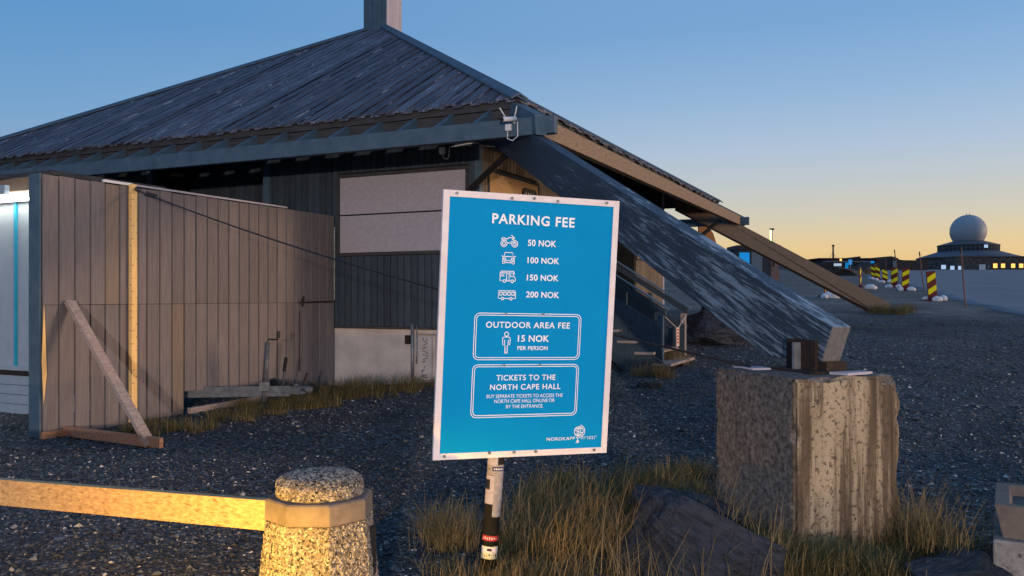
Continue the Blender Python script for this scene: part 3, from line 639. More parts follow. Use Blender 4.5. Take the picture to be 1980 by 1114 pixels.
# ------------------------------------------------------------------ lit booth behind the fence end
bo = thing('glazed_booth', 'pale blue booth with glowing lamp tube behind the left fence end', 'booth', (-5.95, 10.68, 0), TH)
for i in range(4): box('base_plank', (0, .03, -.1, 2.6, .06+i*.127, .06+i*.127+.12), M_PANEL, bo)
box('base_backing', (.032, .1, -.1, 2.6, 0, .57), M_BACK, bo); box('sill', (-.02, .1, -.1, 2.6, .571, .63), M_RUST, bo)
box('bottom_profile', (-.01, .07, -.1, 2.6, .631, .69), M_PANEL, bo)
box('front_panel', (.02, .06, .74, 2.6, .691, 2.86), M_PANEL, bo); box('front_panel', (.022, .062, -.1, .69, .691, 2.86), M_PANEL, bo)
box('mullion', (-.005, .063, .692, .738, .69, 2.861), M_CYAN, bo)
box('top_profile', (-.04, .07, -.1, 2.6, 2.862, 2.9), M_WHITE, bo)
MB().tube([(-.06, .05, 2.885), (-.06, 2.5, 2.885)], .02, 8).build('lamp_tube', E_LED, bo)
box('header', (-.02, .07, -.1, 2.6, 2.901, 3.0), M_WHITE, bo); box('header_beam', (-.05, .1, -.1, 2.6, 3.001, 3.16), M_TAN, bo)
box('lamp_box', (-.12, -.052, .75, 1.6, 2.96, 3.08), M_PANEL, bo)
box('side_wall', (.065, 1.6, -.1, -.06, 0, 3.0), M_PANEL, bo); box('booth_roof', (-.1, 1.7, -.15, 2.65, 3.161, 3.22), M_FASC, bo)
ll = bpy.data.lights.new('booth_lamp', 'AREA'); lo = bpy.data.objects.new('booth_lamp', ll); COL.objects.link(lo); lo.parent = bo
ll.shape = 'RECTANGLE'; ll.size = .05; ll.size_y = 2.3; ll.energy = 6; ll.color = (1, .86, .6); lo.location = (-.09, 1.3, 2.86); lo.rotation_euler = (0, R(12), 0)

# cable from the fence post down to the anchor block
def P(o, a, b_, z): c, s_ = math.cos(TH), math.sin(TH); return Vector((o[0]+a*c-b_*s_, o[1]+a*s_+b_*c, z))
p0, p1 = P(FR, 1.136, -.1, 2.9), Vector((1.62, 5.62, 1.13))
pts = [p0.lerp(p1, t)-Vector((0, 0, .12*4*t*(1-t))) for t in np.linspace(0, 1, 30)]
cbk = MB().tube(pts, .009, 6).build('guy_cable', M_BLACK); tag(cbk, 'black cable stretched from the fence post down to the concrete block', 'cable')
kn = MB()
for i in range(9): q = p0.lerp(p1, .03+.0035*i)-Vector((0, 0, .014)); kn.tube([q+Vector((.02, 0, .025)), q-Vector((.02, 0, .025))], .006, 5)
kn.tube([p0+Vector((0, .05, .03)), p0+Vector((.02, -.03, 0)), p0+Vector((.06, -.01, -.03))], .02, 6)
kn.build('cable_knot', M_BLACK, cbk)['kind'] = 'stuff'

# ------------------------------------------------------------------ rocks and concrete block
def rock(name, label, loc, dims, rot, seed, m=None, rough=.22, sub=4, group=None):
    rr = random.Random(seed); bm = bmesh.new()
    for k in range(14):
        p = Vector((rr.uniform(-1, 1), rr.uniform(-1, 1), rr.uniform(-1, 1)))
        mx_ = max(abs(c) for c in p); bm.verts.new(p/mx_*rr.uniform(.8, 1))
    h_ = bmesh.ops.convex_hull(bm, input=bm.verts[:])
    bmesh.ops.delete(bm, geom=[v for v in h_['geom_interior'] if isinstance(v, bmesh.types.BMVert)], context='VERTS')
    for _ in range(4): bmesh.ops.subdivide_edges(bm, edges=[e_ for e_ in bm.edges if e_.calc_length() > .12], cuts=1, use_grid_fill=True); bmesh.ops.triangulate(bm, faces=bm.faces[:])
    o = Vector((seed*7.3, seed*1.7, seed*3.1))
    for v in bm.verts:
        p = v.co.copy(); d = p.normalized()
        lay = math.floor(p.z*7+noise.noise(p*1.3+o)*2.2)/7
        v.co = p+d*(noise.noise(p*2.1+o)*rough*.5+noise.noise(p*6+o)*.022+noise.noise(p*15+o)*.016)+Vector((d.x, d.y, 0))*(.045*((lay*37.7) % 1))
    me = bpy.data.meshes.new(name); bm.to_mesh(me); bm.free(); me.materials.append(m or M_STONE)
    ob = put(name, me); ob.location = loc; ob.scale = [x/2 for x in dims]; ob.rotation_euler = [R(a) for a in rot]
    tag(ob, label, 'rock', group); return ob
rock('slab_rock', 'purple-grey slab rock lying behind, against the concrete block', (1.1, 5.2, .2), (.78, .55, .32), (4, 7, -12), 1)
rock('slab_rock', 'large dark slanting slab rock in front of the concrete block', (1.02, 4.45, .1), (1.0, .45, .68), (-14, 27, -14), 21)
rock('slab_rock', 'small flat dark rock in the grass right of the sign pole', (.32, 4.55, .0), (.42, .3, .14), (0, 4, 8), 3)
rock('slab_rock', 'low grey rock at the bottom right beside the concrete planter', (2.42, 4.55, .02), (.55, .4, .28), (0, -8, 20), 4)
rock('boulder', 'grey boulder heap on the gravel right of the stairs', (4.2, 16.6, 1.0), (1.5, 1.2, .85), (0, 0, 10), 5)
rock('boulder', 'brown boulder behind the grey one right of the stairs', (5.1, 19.2, 1.25), (1.5, 1.2, 1.0), (0, 0, 40), 6, M_EARTH)
rock('stone', 'small brown stone on the gravel before the stairs', (1.85, 11.2, .38), (.36, .25, .18), (0, 0, 0), 7, M_EARTH)

# block local frame: x along its pale face to the right, y away along the dark face
BK, BA = (1.693, 4.95), math.atan2(.339, .941)
ab = thing('anchor_block', 'stained concrete anchor block with rusty bracket holding the diagonal beam', 'concrete block', (BK[0], BK[1], 0), BA)
bm = bmesh.new(); bmesh.ops.create_cube(bm, size=1)
for v in bm.verts: v.co = Vector(((v.co.x+.5)*.815, (v.co.y+.5)*.84, -.25+(v.co.z+.5)*1.36))
bmesh.ops.bevel(bm, geom=bm.edges[:], offset=.018, segments=2, affect='EDGES')
bmesh.ops.subdivide_edges(bm, edges=[e for e in bm.edges if e.calc_length() > .3], cuts=26, use_grid_fill=True)
for v in bm.verts:
    p = v.co; q = noise.noise(p*3.1)*.012+noise.noise(p*9)*.006
    c = Vector((.41, .42, p.z)); d = (p-c); d.z = 0
    if d.length > .1: v.co = p+d.normalized()*q*(.4 if p.y < .02 else 1)
    if p.x > .75: v.co.x -= max(0, noise.noise(Vector((1.3, p.y*2, p.z*3.2))))*.09      # broken right arris
    if p.z > 1.09: v.co.z += noise.noise(p*6)*.012
    ed = sorted((p.x, .815-p.x, p.y, .84-p.y, 1.11-p.z))          # chipped arrises
    if ed[1] < .035:
        cc = max(0, noise.noise(p*7+Vector((3, 1, 2)))-.05)*.09
        v.co = v.co+(Vector((.41, .42, .5))-v.co).normalized()*cc
me = bpy.data.meshes.new('block'); bm.to_mesh(me); bm.free(); me.materials.append(M_BLOCK); put('block', me, ab)
br = box('base_plate', (.33, .7, .22, .72, 1.098, 1.122), M_RUST, ab, .003)
box('bracket_plate', (.415, .44, .32, .61, 1.122, 1.32), M_RUST, ab, .004); box('bracket_plate', (.60, .625, .32, .61, 1.122, 1.32), M_RUST, ab, .004)
box('bracket_rib', (.36, .415, .46, .48, 1.122, 1.3), M_STEEL, ab); box('bracket_seat', (.44, .6, .24, .6, 1.123, 1.182), M_RUST, ab)
MB().prism([(.15, .62), (.28, .6), (.29, .72), (.12, .8)], 'z', 1.105, 1.122).build('plate_shim', M_SHUT, ab); MB().prism([(.44, .05), (.68, .1), (.66, .18), (.4, .17)], 'z', 1.112, 1.128).build('plate_shim', M_SHUT, ab)

# concrete planter on a plinth at the right edge
pl = thing('concrete_planter', 'concrete trough standing on a plinth at the bottom right edge', 'planter', (2.72, 4.62, 0), R(-31))
MB().box(-.03, 1.2, -.1, .62, -.2, .27).build('plinth', M_CONC, pl, bevel=.012)
MB().add([(.02, -.04, .271), (1.1, -.04, .271), (1.1, .5, .271), (.02, .5, .271), (-.02, -.09, .46), (1.16, -.09, .46), (1.16, .56, .46), (-.02, .56, .46),
          (.05, -.03, .46), (1.1, -.03, .46), (1.1, .5, .46), (.05, .5, .46), (.07, 0, .4), (1.08, 0, .4), (1.08, .48, .4), (.07, .48, .4)],
         [(3, 2, 1, 0), (0, 1, 5, 4), (1, 2, 6, 5), (2, 3, 7, 6), (3, 0, 4, 7), (4, 5, 9, 8), (5, 6, 10, 9), (6, 7, 11, 10), (7, 4, 8, 11), (8, 9, 13, 12), (9, 10, 14, 13), (10, 11, 15, 14), (11, 8, 12, 15), (12, 13, 14, 15)]).build('trough', M_BAND, pl)

# ------------------------------------------------------------------ kerb bollard and timber rail
bp_ = thing('concrete_bollard', 'squat exposed-aggregate concrete bollard with smooth collar in the foreground', 'bollard', (-.905, 3.9, 0))
OC = dict(n=8, phase=R(22.5))
body = MB().lathe([(.31, -.1), (.27, .36), (.247, .575)], **OC).build('body', M_AGG, bp_)
MB().lathe([(.243, .576), (.252, .58), (.25, .668), (.238, .676), (.2, .678)], **OC).build('collar', M_BAND, bp_, bevel=.004)
MB().lathe([(.198, .66), (.2, .72), (.19, .748), (.165, .765), (.1, .775), (.02, .777)], 40).build('cap', M_AGG, bp_, True)
def studs(name, pts, nrm, s0, s1, parent):
    n = len(pts); base = np.array([(1, 0, 0), (-.5, .87, 0), (-.5, -.87, 0), (.1, .05, .75), (.5, .6, .35), (-.7, .1, .4), (.35, -.7, .38)])
    F = np.array([(4, 3, 0), (4, 1, 3), (5, 3, 1), (5, 2, 3), (6, 3, 2), (6, 0, 3), (0, 1, 4), (1, 2, 5), (2, 0, 6)])
    Pq = base[None]*rng.uniform(.75, 1.25, (n, 7, 1))+rng.normal(0, .1, (n, 7, 3)); Pq[:, :3, 2] = -.25
    a = rng.uniform(0, 6.28, n); c, s_ = np.cos(a)[:, None], np.sin(a)[:, None]
    x, y = Pq[:, :, 0]*c-Pq[:, :, 1]*s_, Pq[:, :, 0]*s_+Pq[:, :, 1]*c; z = Pq[:, :, 2]*.6
    sz = rng.uniform(s0, s1, n)*rng.choice([.6, 1, 1, 1.3], n)
    nr = nrm/np.linalg.norm(nrm, axis=1, keepdims=True); up = np.tile([[.3, .2, .93]], (n, 1)); t1 = np.cross(up, nr); t1 /= np.linalg.norm(t1, axis=1, keepdims=True); t2 = np.cross(nr, t1)
    W = pts[:, None]+(x[:, :, None]*t1[:, None]+y[:, :, None]*t2[:, None]+z[:, :, None]*nr[:, None])*sz[:, None, None]
    o = put(name, arrmesh(name, W.reshape(-1, 3), (F[None]+7*np.arange(n)[:, None, None]).reshape(-1, 3), M_AGGS), parent); o['kind'] = 'stuff'; return o
n = 19000; zz = rng.uniform(.05, .572, n); k8 = rng.integers(0, 8, n); tt = rng.uniform(-1, 1, n)
rad = np.where(zz < .36, .31+(zz+.1)/.46*(-.04), .27-(zz-.36)/.215*.023); ap = rad*math.cos(math.pi/8); hw = rad*math.sin(math.pi/8)*tt
ca, sa = np.cos(k8*math.pi/4), np.sin(k8*math.pi/4)
slot = ~((k8 == 0) & (abs(hw-.0) < .02) & (zz > .3) & (zz < .52))
pts_ = np.stack([ca*ap-sa*hw, sa*ap+ca*hw, zz], 1)[slot]; nr_ = np.stack([ca, sa, .08+0*ca], 1)[slot]
studs('aggregate_stones', pts_, nr_, .004, .009, bp_)
n = 4800; r_ = .198*np.sqrt(rng.uniform(0, 1, n)); a_ = rng.uniform(0, 6.283, n); rim = rng.uniform(0, 1, n) < .33
r_[rim] = .198; zc = np.interp(r_, [0, .1, .165, .19, .2], [.777, .775, .765, .748, .73]); zc[rim] = rng.uniform(.685, .74, rim.sum())
studs('aggregate_stones', np.stack([r_*np.cos(a_), r_*np.sin(a_), zc], 1), np.stack([np.cos(a_)*(.2+2*rim), np.sin(a_)*(.2+2*rim), np.ones(n)], 1), .005, .010, bp_)
box('rail_slot', (.225, .262, -.02, .02, .3, .52), M_BACK, bp_)
# car park street lamp behind the photographer: it lights the faces turned to the camera
sp_ = thing('street_lamp', 'car park street lamp behind the photographer', 'street lamp', (.9, -18, 0))
MB().tube([(0, 0, -.2), (0, 0, 2.9)], .07, 12, .05).build('pole', M_STEEL, sp_); MB().tube([(0, 0, 2.85), (0, .5, 3.0)], .035, 8).build('arm', M_STEEL, sp_)
box('lamp_head', (-.14, .14, .4, .95, 2.97, 3.05), M_STEEL, sp_, .02)
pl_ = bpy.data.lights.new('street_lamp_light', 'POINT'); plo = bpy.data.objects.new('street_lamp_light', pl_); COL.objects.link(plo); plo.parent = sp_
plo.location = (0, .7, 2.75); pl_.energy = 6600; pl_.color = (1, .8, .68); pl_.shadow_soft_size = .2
# unseen lamp for the yellow light on bollard and rail; hooded body added
kl = thing('kerb_light', 'unseen low kerb light before the bollard, hooded form added to cut upward light', 'lamp', (-1.4, 2.5, 0))
MB().tube([(0, -.07, -.1), (0, -.07, .56)], .03, 10).build('post', M_BLACK, kl)
MB().box(-.09, .09, -.1, .116, .567, .58).box(-.09, .09, -.1, -.085, .5, .5665).build('cutoff_hood', M_BLACK, kl)  # plate added over the lamp to keep its light off sign and wall
hl = bpy.data.lights.new('kerb_lamp', 'SPOT'); ho = bpy.data.objects.new('kerb_lamp', hl); COL.objects.link(ho); ho.parent = kl
ho.location = (0, 0, .55); hl.color = (1, .5, .03); hl.energy = 200; hl.spot_size = R(110); hl.spot_blend = 1; hl.shadow_soft_size = .012
ho.rotation_euler = Vector((.0, -1, .02)).to_track_quat('Z', 'Y').to_euler()
ra = thing('timber_rail', 'long pale timber rail running left from the foreground bollard', 'rail', (-1.08, 3.95, 0))
rb = MB().bar((.02, -.02, .56), (-1.86, .77, .495), .05, .146).build('plank', M_RAIL, ra, bevel=.004)
MB().bar((-1.86, .77, .495), (-4.4, 1.83, .41), .0505, .1465).build('plank', M_RAIL, ra)

# ------------------------------------------------------------------ the parking sign
sg = thing('parking_sign', 'blue parking fee sign with white frame on a stickered leaning pole', 'sign', (-.132, 4.66, 0))
W_, H_ = 1.027, 1.447
yaw, roll, pit = R(19.362), R(1.2856), R(-4.069)
Mx = Matrix.Rotation(yaw, 4, 'Z') @ Matrix.Rotation(pit*-1*-1, 4, 'X').inverted() @ Matrix.Rotation(roll, 4, 'Y')
Mx = Matrix.Translation(Vector((.0907, 4.586, 1.4354))-Vector((-.132, 4.66, 0))) @ Mx
def spart(mb, name, m, parent=None, bevel=0, frame=True):
    o = mb.build(name, m, parent or sg, bevel=bevel)
    if frame and parent is None: o.matrix_local = Mx
    return o
panel = spart(MB().box(-W_/2, W_/2, -.004, .012, -H_/2, H_/2), 'panel', M_SIGNB)
fr = MB()
bx, bz0, bz1 = .4805, -.6915, .691
fr.box(-W_/2-.002, -bx, -.009, .016, -H_/2-.002, H_/2+.002).box(bx, W_/2+.002, -.009, .016, -H_/2-.002, H_/2+.002).box(-bx, bx, -.0088, .0158, bz1, H_/2+.0018).box(-bx, bx, -.0088, .0158, -H_/2-.0018, bz0)
spart(fr, 'frame', M_SIGNW)
for x, z in [(-.443, .71), (-.133, .702), (-.003, .709), (.136, .702), (.435, .711), (-.454, -.706), (-.199, -.697), (-.055, -.699), (.074, -.7), (.434, -.705), (-.137, .072), (.081, .073), (-.134, -.212), (.078, -.212)]:
    spart(MB().tube([(x, -.003, z), (x, -.015, z)], .0085 if abs(z) > .5 else .006, 8), 'bolt', M_STEEL)
INK = lambda x, z: (x, -.0055, z)
def text(s, x0, x1, z0, z1, off=.0, sp=1.0):
    cu = bpy.data.curves.new('t', 'FONT'); cu.body = s; cu.offset = off; cu.space_character = sp; cu.resolution_u = 5
    o = bpy.data.objects.new('t', cu); COL.objects.link(o); bpy.context.view_layer.update()
    me = bpy.data.meshes.new_from_object(o.evaluated_get(bpy.context.evaluated_depsgraph_get())); bpy.data.objects.remove(o)
    n = len(me.vertices); c = np.empty(n*3, np.float32); me.vertices.foreach_get('co', c); c = c.reshape(-1, 3)
    lo, hi = c.min(0), c.max(0); q = np.empty_like(c)
    q[:, 0] = x0+(c[:, 0]-lo[0])/(hi[0]-lo[0])*(x1-x0); q[:, 2] = z0+(c[:, 1]-lo[1])/(hi[1]-lo[1])*(z1-z0); q[:, 1] = -.0055
    me.vertices.foreach_set('co', q.ravel()); me.materials.clear(); me.materials.append(M_INK); me.update(); me.name = 'lettering'
    ob = put('lettering', me, sg); ob.matrix_local = Mx; return ob
text('PARKING FEE', -.239, .246, .561, .616, .022, 1.12)
text('50 NOK', -.027, .141, .448, .483, .02, 1.05); text('100 NOK', -.025, .164, .353, .387, .02, 1.05)
text('150 NOK', -.024, .165, .258, .292, .02, 1.05); text('200 NOK', -.024, .174, .164, .198, .02, 1.05)
text('OUTDOOR AREA FEE', -.249, .248, -.006, .028, .014, 1.1); text('15 NOK', -.061, .125, -.082, -.045, .02, 1.05); text('PER PERSON', -.061, .118, -.128, -.106, .016, 1.03)
text('TICKETS TO THE', -.176, .175, -.297, -.266, .014, 1.1); text('NORTH CAPE HALL', -.21, .208, -.349, -.318, .014, 1.1)
text('BUY SEPARATE TICKETS TO ACCESS THE', -.227, .224, -.394, -.374, 0); text('NORTH CAPE HALL ONLINE OR', -.181, .177, -.422, -.402, 0); text('BY THE ENTRANCE.', -.112, .109, -.452, -.433, 0)
text('NORDKAPP', .14, .313, -.643, -.625, -.004, 1.1); text("71\u00b010'21\"", .352, .449, -.643, -.624, -.004, 1.0)
def arc(cx, cz, r, a0=0, a1=360, n=20, rz=None): return [(cx+r*math.cos(R(a0+(a1-a0)*i/n)), cz+(rz or r)*math.sin(R(a0+(a1-a0)*i/n))) for i in range(n+1)]
def rrect(x0, x1, z0, z1, r): return arc(x1-r, z1-r, r, 90, 0, 5)+arc(x1-r, z0+r, r, 0, -90, 5)+arc(x0+r, z0+r, r, 270, 180, 5)+arc(x0+r, z1-r, r, 180, 90, 5)+[(x1-r, z1)]
def icon(name, strokes, w):
    mb = MB()
    for p in strokes: stroke(mb, p, w, INK)
    spart(mb, name, M_INK)
for z0, z1 in ((-.181, .074), (-.5, -.209)):
    icon('box_outline', [rrect(-.314, .314, z0, z1, .03), rrect(-.303, .303, z0+.011, z1-.011, .022)], .004)
lw = .0042
icon('motorbike_symbol', [arc(-.166, .456, .0175), arc(-.166, .456, .009), arc(-.104, .456, .0175), arc(-.104, .456, .009), [(-.183, .482), (-.168, .487), (-.158, .482), (-.148, .481), (-.135, .49), (-.122, .488), (-.118, .478)],
     [(-.183, .482), (-.172, .475), (-.158, .476), (-.147, .46), (-.128, .458), (-.124, .47)], [(-.104, .456), (-.117, .496), (-.125, .504)], [(-.12, .494), (-.108, .49), (-.106, .483), (-.116, .48)]], lw)
icon('car_symbol', [[(-.163, .385), (-.157, .407), (-.114, .407), (-.108, .385), (-.163, .385)], [(-.163, .385), (-.169, .372), (-.169, .346), (-.159, .346), (-.159, .352), (-.112, .352), (-.112, .346), (-.102, .346), (-.102, .372), (-.108, .385)],
     [(-.176, .39), (-.169, .384), (-.164, .384)], [(-.095, .39), (-.102, .384), (-.107, .384)], arc(-.157, .371, .006), arc(-.114, .371, .006), [(-.147, .358), (-.147, .364), (-.124, .364), (-.124, .358)], [(-.166, .359), (-.151, .359)], [(-.12, .359), (-.105, .359)]], lw)
icon('camper_symbol', [[(-.162, .252), (-.18, .252), (-.18, .298), (-.173, .305), (-.102, .305), (-.098, .297), (-.102, .289), (-.104, .282), (-.093, .268), (-.091, .252), (-.1, .252)], [(-.118, .252), (-.146, .252)], arc(-.154, .251, .0075), arc(-.109, .251, .0075),
     [(-.172, .278), (-.158, .278), (-.158, .288), (-.172, .288), (-.172, .278)], [(-.142, .254), (-.142, .291), (-.128, .291), (-.128, .254)], [(-.12, .289), (-.12, .276), (-.107, .276)], [(-.178, .296), (-.1, .296)]], lw)
icon('bus_symbol', [[(-.168, .156), (-.185, .156), (-.185, .198), (-.09, .198), (-.087, .19), (-.087, .156), (-.104, .156)], [(-.12, .156), (-.153, .156)], arc(-.161, .155, .007), arc(-.112, .155, .007)]
     + [rrect(-.179+i*.0235, -.163+i*.0235, .174, .19, .003) for i in range(4)], lw)
icon('person_symbol', [arc(-.1275, -.04, .0115), [(-.134, -.1), (-.134, -.147), (-.128, -.147), (-.1275, -.11), (-.127, -.147), (-.12, -.147), (-.12, -.1)],
     [(-.138, -.072), (-.138, -.1), (-.147, -.1), (-.15, -.075), (-.148, -.06), (-.14, -.056), (-.115, -.056), (-.107, -.06), (-.105, -.075), (-.108, -.1), (-.116, -.1), (-.116, -.072)]], lw)
icon('globe_emblem', [arc(.335, -.595, .028), [(.309, -.587), (.36, -.605)], arc(.335, -.595, .011, rz=.028), [(.313, -.578), (.357, -.581)], [(.315, -.612), (.356, -.615)], [(.335, -.567), (.333, -.623)], arc(.335, -.595, .037, -115, 75), [(.327, -.631), (.33, -.642), (.321, -.662)], [(.33, -.642), (.34, -.66)], [(.33, -.642), (.33, -.664)], [(.322, -.63), (.345, -.632)]], .0036)
# pole and its stickers
PT0, PT1 = Vector((-.02, .0, -.15)), Vector((.14, .055, 2.0)); PR = .046
pole = MB().tube([PT0, PT1], PR, 20).build('pole', M_BLACK, sg, True)
for z in (1.0, 1.9): MB().bar(PT0.lerp(PT1, (z+.15)/2.15)+Vector((-.14, -.075, 0)), PT0.lerp(PT1, (z+.15)/2.15)+Vector((.14, .02, 0)), .04, .05).build('clamp', M_STEEL, sg)
def sticker(name, z0, z1, a0, a1, m, r=.0015, n=10):
    mb = MB(); ax = (PT1-PT0).normalized(); e1 = Vector((0, -1, 0)); e1 = (e1-ax*e1.dot(ax)).normalized(); e2 = ax.cross(e1)*-1
    for z in (z0, z1):
        c = PT0.lerp(PT1, (z+.15)/2.15)
        for i in range(n+1):
            a = R(a0+(a1-a0)*i/n); d = e1*math.cos(a)-e2*math.sin(a); mb.v.append(tuple(c+d*(PR+r)))
    mb.f = [(i, i+1, n+2+i, n+1+i) for i in range(n)]; return mb.build(name, m, pole)
sticker('sticker', .655, .74, -85, 15, M_SHUT)
sticker('sticker', .60, .66, -80, 80, M_STK); sticker('sticker', .625, .648, -20, 70, M_NAVY, .0025)
sticker('sticker', .44, .598, -80, 10, M_SHUT); sticker('sticker', .37, .6, 0, 85, M_STK, .002); sticker('sticker', .52, .575, -75, -30, M_BLACK, .0028)
sticker('sticker', .235, .265, -70, 70, M_REDI); sticker('sticker', .135, .205, -70, 75, M_CREAM); sticker('sticker', .17, .2, -60, 65, M_SIGNW, .002); sticker('sticker', .18, .195, -15, 15, M_FASC, .003)
for k in range(7):
    sticker('sticker_mark', .143+random.random()*.02, .152+random.random()*.015, -50+k*16, -42+k*16, M_BLACK, .0025); sticker('sticker_mark', .24+random.random()*.008, .252+random.random()*.01, -55+k*16, -49+k*16, M_SIGNW, .0025)
for k in range(6): sticker('sticker_mark', .632, .641, -8+k*12, -1+k*12, M_SIGNW, .0035)

# ------------------------------------------------------------------ car park barriers, sandbags, snow stakes
def at(px, Y): return (px-990)/1600*Y
def bag_mesh(seed):
    bm = bmesh.new(); bmesh.ops.create_icosphere(bm, subdivisions=3, radius=1)
    for v in bm.verts:
        p = v.co; p.x *= 1+.25*abs(p.x); v.co = Vector((p.x*.19, p.y*.15, max(p.z, -.45)*.15))*(1+.25*noise.noise(p*2+Vector((seed, 0, 0))))
    me = bpy.data.meshes.new('sandbag'); bm.to_mesh(me); bm.free(); me.materials.append(M_BAG); me.polygons.foreach_set('use_smooth', [True]*len(me.polygons)); return me
BAGS = [bag_mesh(i*3.7) for i in range(4)]
def barrier(px, Y, h, lean, rz, label, slope=1):
    x = at(px, Y); z = g1(x, Y); t = thing('barrier_panel', label, 'traffic barrier', (x, Y, z), rz, 'striped traffic panels along the car park edge')
    w2 = .18; t.rotation_euler = (0, lean, rz)
    MB().box(-.36, .36, -.2, .2, -.02, .06).box(-.12, .12, -.1, .1, .06, .13).build('foot', M_RED, t, bevel=.01)
    box('board', (-w2, w2, -.02, .02, .13, h), M_RED, t, .004)
    k = (h-.2)/2
    for i in range(2):
        z0 = .16+i*k+.06
        MB().prism([(-w2+.012, z0+(0 if slope > 0 else .17)), (w2-.012, z0+(.17 if slope > 0 else 0)), (w2-.012, z0+.2+(.17 if slope > 0 else 0)), (-w2+.012, z0+.2+(0 if slope > 0 else .17))], 'y', -.026, -.021).build('stripe', M_YEL, t)
    return t
def bag(px, Y, rz, label, s=1, i=0):
    x = at(px, Y); o = put('sandbag', BAGS[i % 4]); o.location = (x, Y, g1(x, Y)+.06*s); o.scale = (s, s, s); o.rotation_euler = (0, 0, rz)
    tag(o, label, 'sandbag', 'white sandbags weighing down the traffic panels')
barrier(1804, 30.9, 1.1, R(-5), .1, 'nearest and largest red and yellow striped panel beside the asphalt edge')
barrier(1750, 40, 1.1, R(2), .05, 'second striped panel from the right, its stripes rising to the right')
barrier(1729, 45, 1.1, R(0), 0, 'third striped panel from the right in the row')
barrier(1712, 56, .85, R(-4), 0, 'short striped panel in the middle of the row', -1)
barrier(1698, 63, 1.1, R(-4), 0, 'fifth striped panel from the right with stripes falling right', -1)
barrier(1689, 67, 1.1, R(-3), 0, 'leftmost striped panel of the dense row', -1)
barrier(1664, 46, 1.1, R(-8), 1.0, 'striped panel seen edge-on just above the far diagonal beam')
barrier(1596, 33, .75, R(6), 1.0, 'low striped panel half hidden under the far diagonal beam')
for px, Y, rz, s, i, l in [(1823, 30.8, .9, 1, 0, 'upright puffy sandbag right of the nearest striped panel'), (1812, 30.5, .2, .9, 1, 'sandbag on the foot of the nearest striped panel'), (1792, 31.2, 0, .7, 2, 'small sandbag left of the nearest striped panel'),
        (1762, 39.8, .3, 1.0, 2, 'sandbag right of the second striped panel'), (1741, 39.8, .6, .9, 3, 'sandbag left of the second striped panel'), (1719, 44.6, 0, .9, 0, 'sandbag left of the third striped panel'), (1738, 44.6, .3, .9, 1, 'sandbag right of the third striped panel'),
        (1705, 55.6, 0, .9, 2, 'sandbag left of the short striped panel'), (1720, 55.8, .7, 1.1, 3, 'sandbag right of the short striped panel'), (1685, 66, 0, 1, 0, 'sandbag at the leftmost panel of the row'), (1694, 62, .4, 1, 1, 'sandbag at the fifth striped panel'),
        (1684, 42, .2, 1.3, 2, 'white sandbag just past the foot of the far diagonal beam'), (1608, 32.5, .1, 1.5, 3, 'large sandbag under the far diagonal beam'), (1594, 32.3, .5, .8, 0, 'small sandbag beside the large one under the far beam')]:
    bag(px, Y, rz, l, s, i)
for px, Y, h, dx, l in [(1868, 27.2, 1.95, -.17, 'nearest thin brown snow stake at the asphalt edge'), (1788, 37, 1.85, -.24, 'brown snow stake behind the nearest striped panel'), (1742, 47, 2.1, -.38, 'leaning brown snow stake with a fork near its top'), (1714, 75, 1.8, -.1, 'farthest thin snow stake above the short panel')]:
    x = at(px, Y); z = g1(x, Y)
    s_ = thing('snow_stake', l, 'stake', (x, Y, z), 0, 'snow stakes along the car park edge')
    MB().tube([(0, 0, -.2), (dx, 0, h)], .028, 8, .022).build('rod', M_STAKE, s_); MB().tube([(dx*.9, 0, h*.9), (dx*1.003, 0, h+.004)], .03, 8).build('tip', M_BLACK, s_)
    if px == 1742: MB().tube([(dx*.85, 0, h*.85), (dx*1.15, 0, h*.72)], .02, 6).build('fork', M_STAKE, s_)

# ------------------------------------------------------------------ far buildings
Y0 = 62; zb = 2.6
ks = thing('far_kiosk', 'small dark kiosk with bright blue panel far behind the beams', 'kiosk', (at(1427, Y0), Y0, 0))
box('wall', (0, 2.45, 0, 2.6, zb-.4, 5.2), M_FARW, ks); box('flat_roof', (-.12, 3.2, -.1, 2.8, 5.2, 5.5), M_FASC, ks)
box('blue_panel', (.1, .85, -.05, -.003, 3.3, 4.95), M_BLUEP, ks); box('grey_panel', (1.0, 1.8, -.05, -.003, 3.2, 5.0), M_GREYP, ks)
box('side_wall', (2.46, 3.1, -.03, 2.6, zb-.4, 5.19), M_BRICK, ks); box('slit_window', (2.6, 2.72, -.06, -.031, 3.9, 4.8), M_BACK, ks)
lm = thing('green_lamp_post', 'thin lamp post glowing green above the far diagonal beam', 'lamp post', (at(1492, 75), 75, 0))
MB().tube([(0, 0, 3), (0, 0, 6.6)], .05, 8).build('mast', M_STEEL, lm); MB().tube([(-.08, 0, 5.9), (-.08, 0, 7.7)], .06, 8).build('light_tube', E_GREEN, lm); box('lamp_head', (-.15, .2, -.1, .1, 7.7, 7.85), M_FASC, lm); MB().tube([(.05, 0, 6.5), (.05, 0, 7.75)], .03, 6).build('bracket', M_FASC, lm)
ar = thing('orange_arch', 'rust-orange round-topped panel between the two diagonal beams', 'monument', (at(1352, 40), 40, 0))
pr = [(0, 1.0), (.95, 1.0), (.93, 3.6), (.84, 4.2), (.68, 4.7), (.45, 5.02), (.2, 5.1), (0, 5.08)]
MB().prism(pr, 'y', 0, .3).build('slab', M_ORANGE, ar, bevel=.01)
rg = MB(); stroke(rg, [(.06, 4.3), (.2, 4.42), (.45, 4.35), (.65, 4.1), (.8, 3.7)], .07, lambda x, z: (x, -.004, z)); rg.build('dark_band', M_RUST, ar)

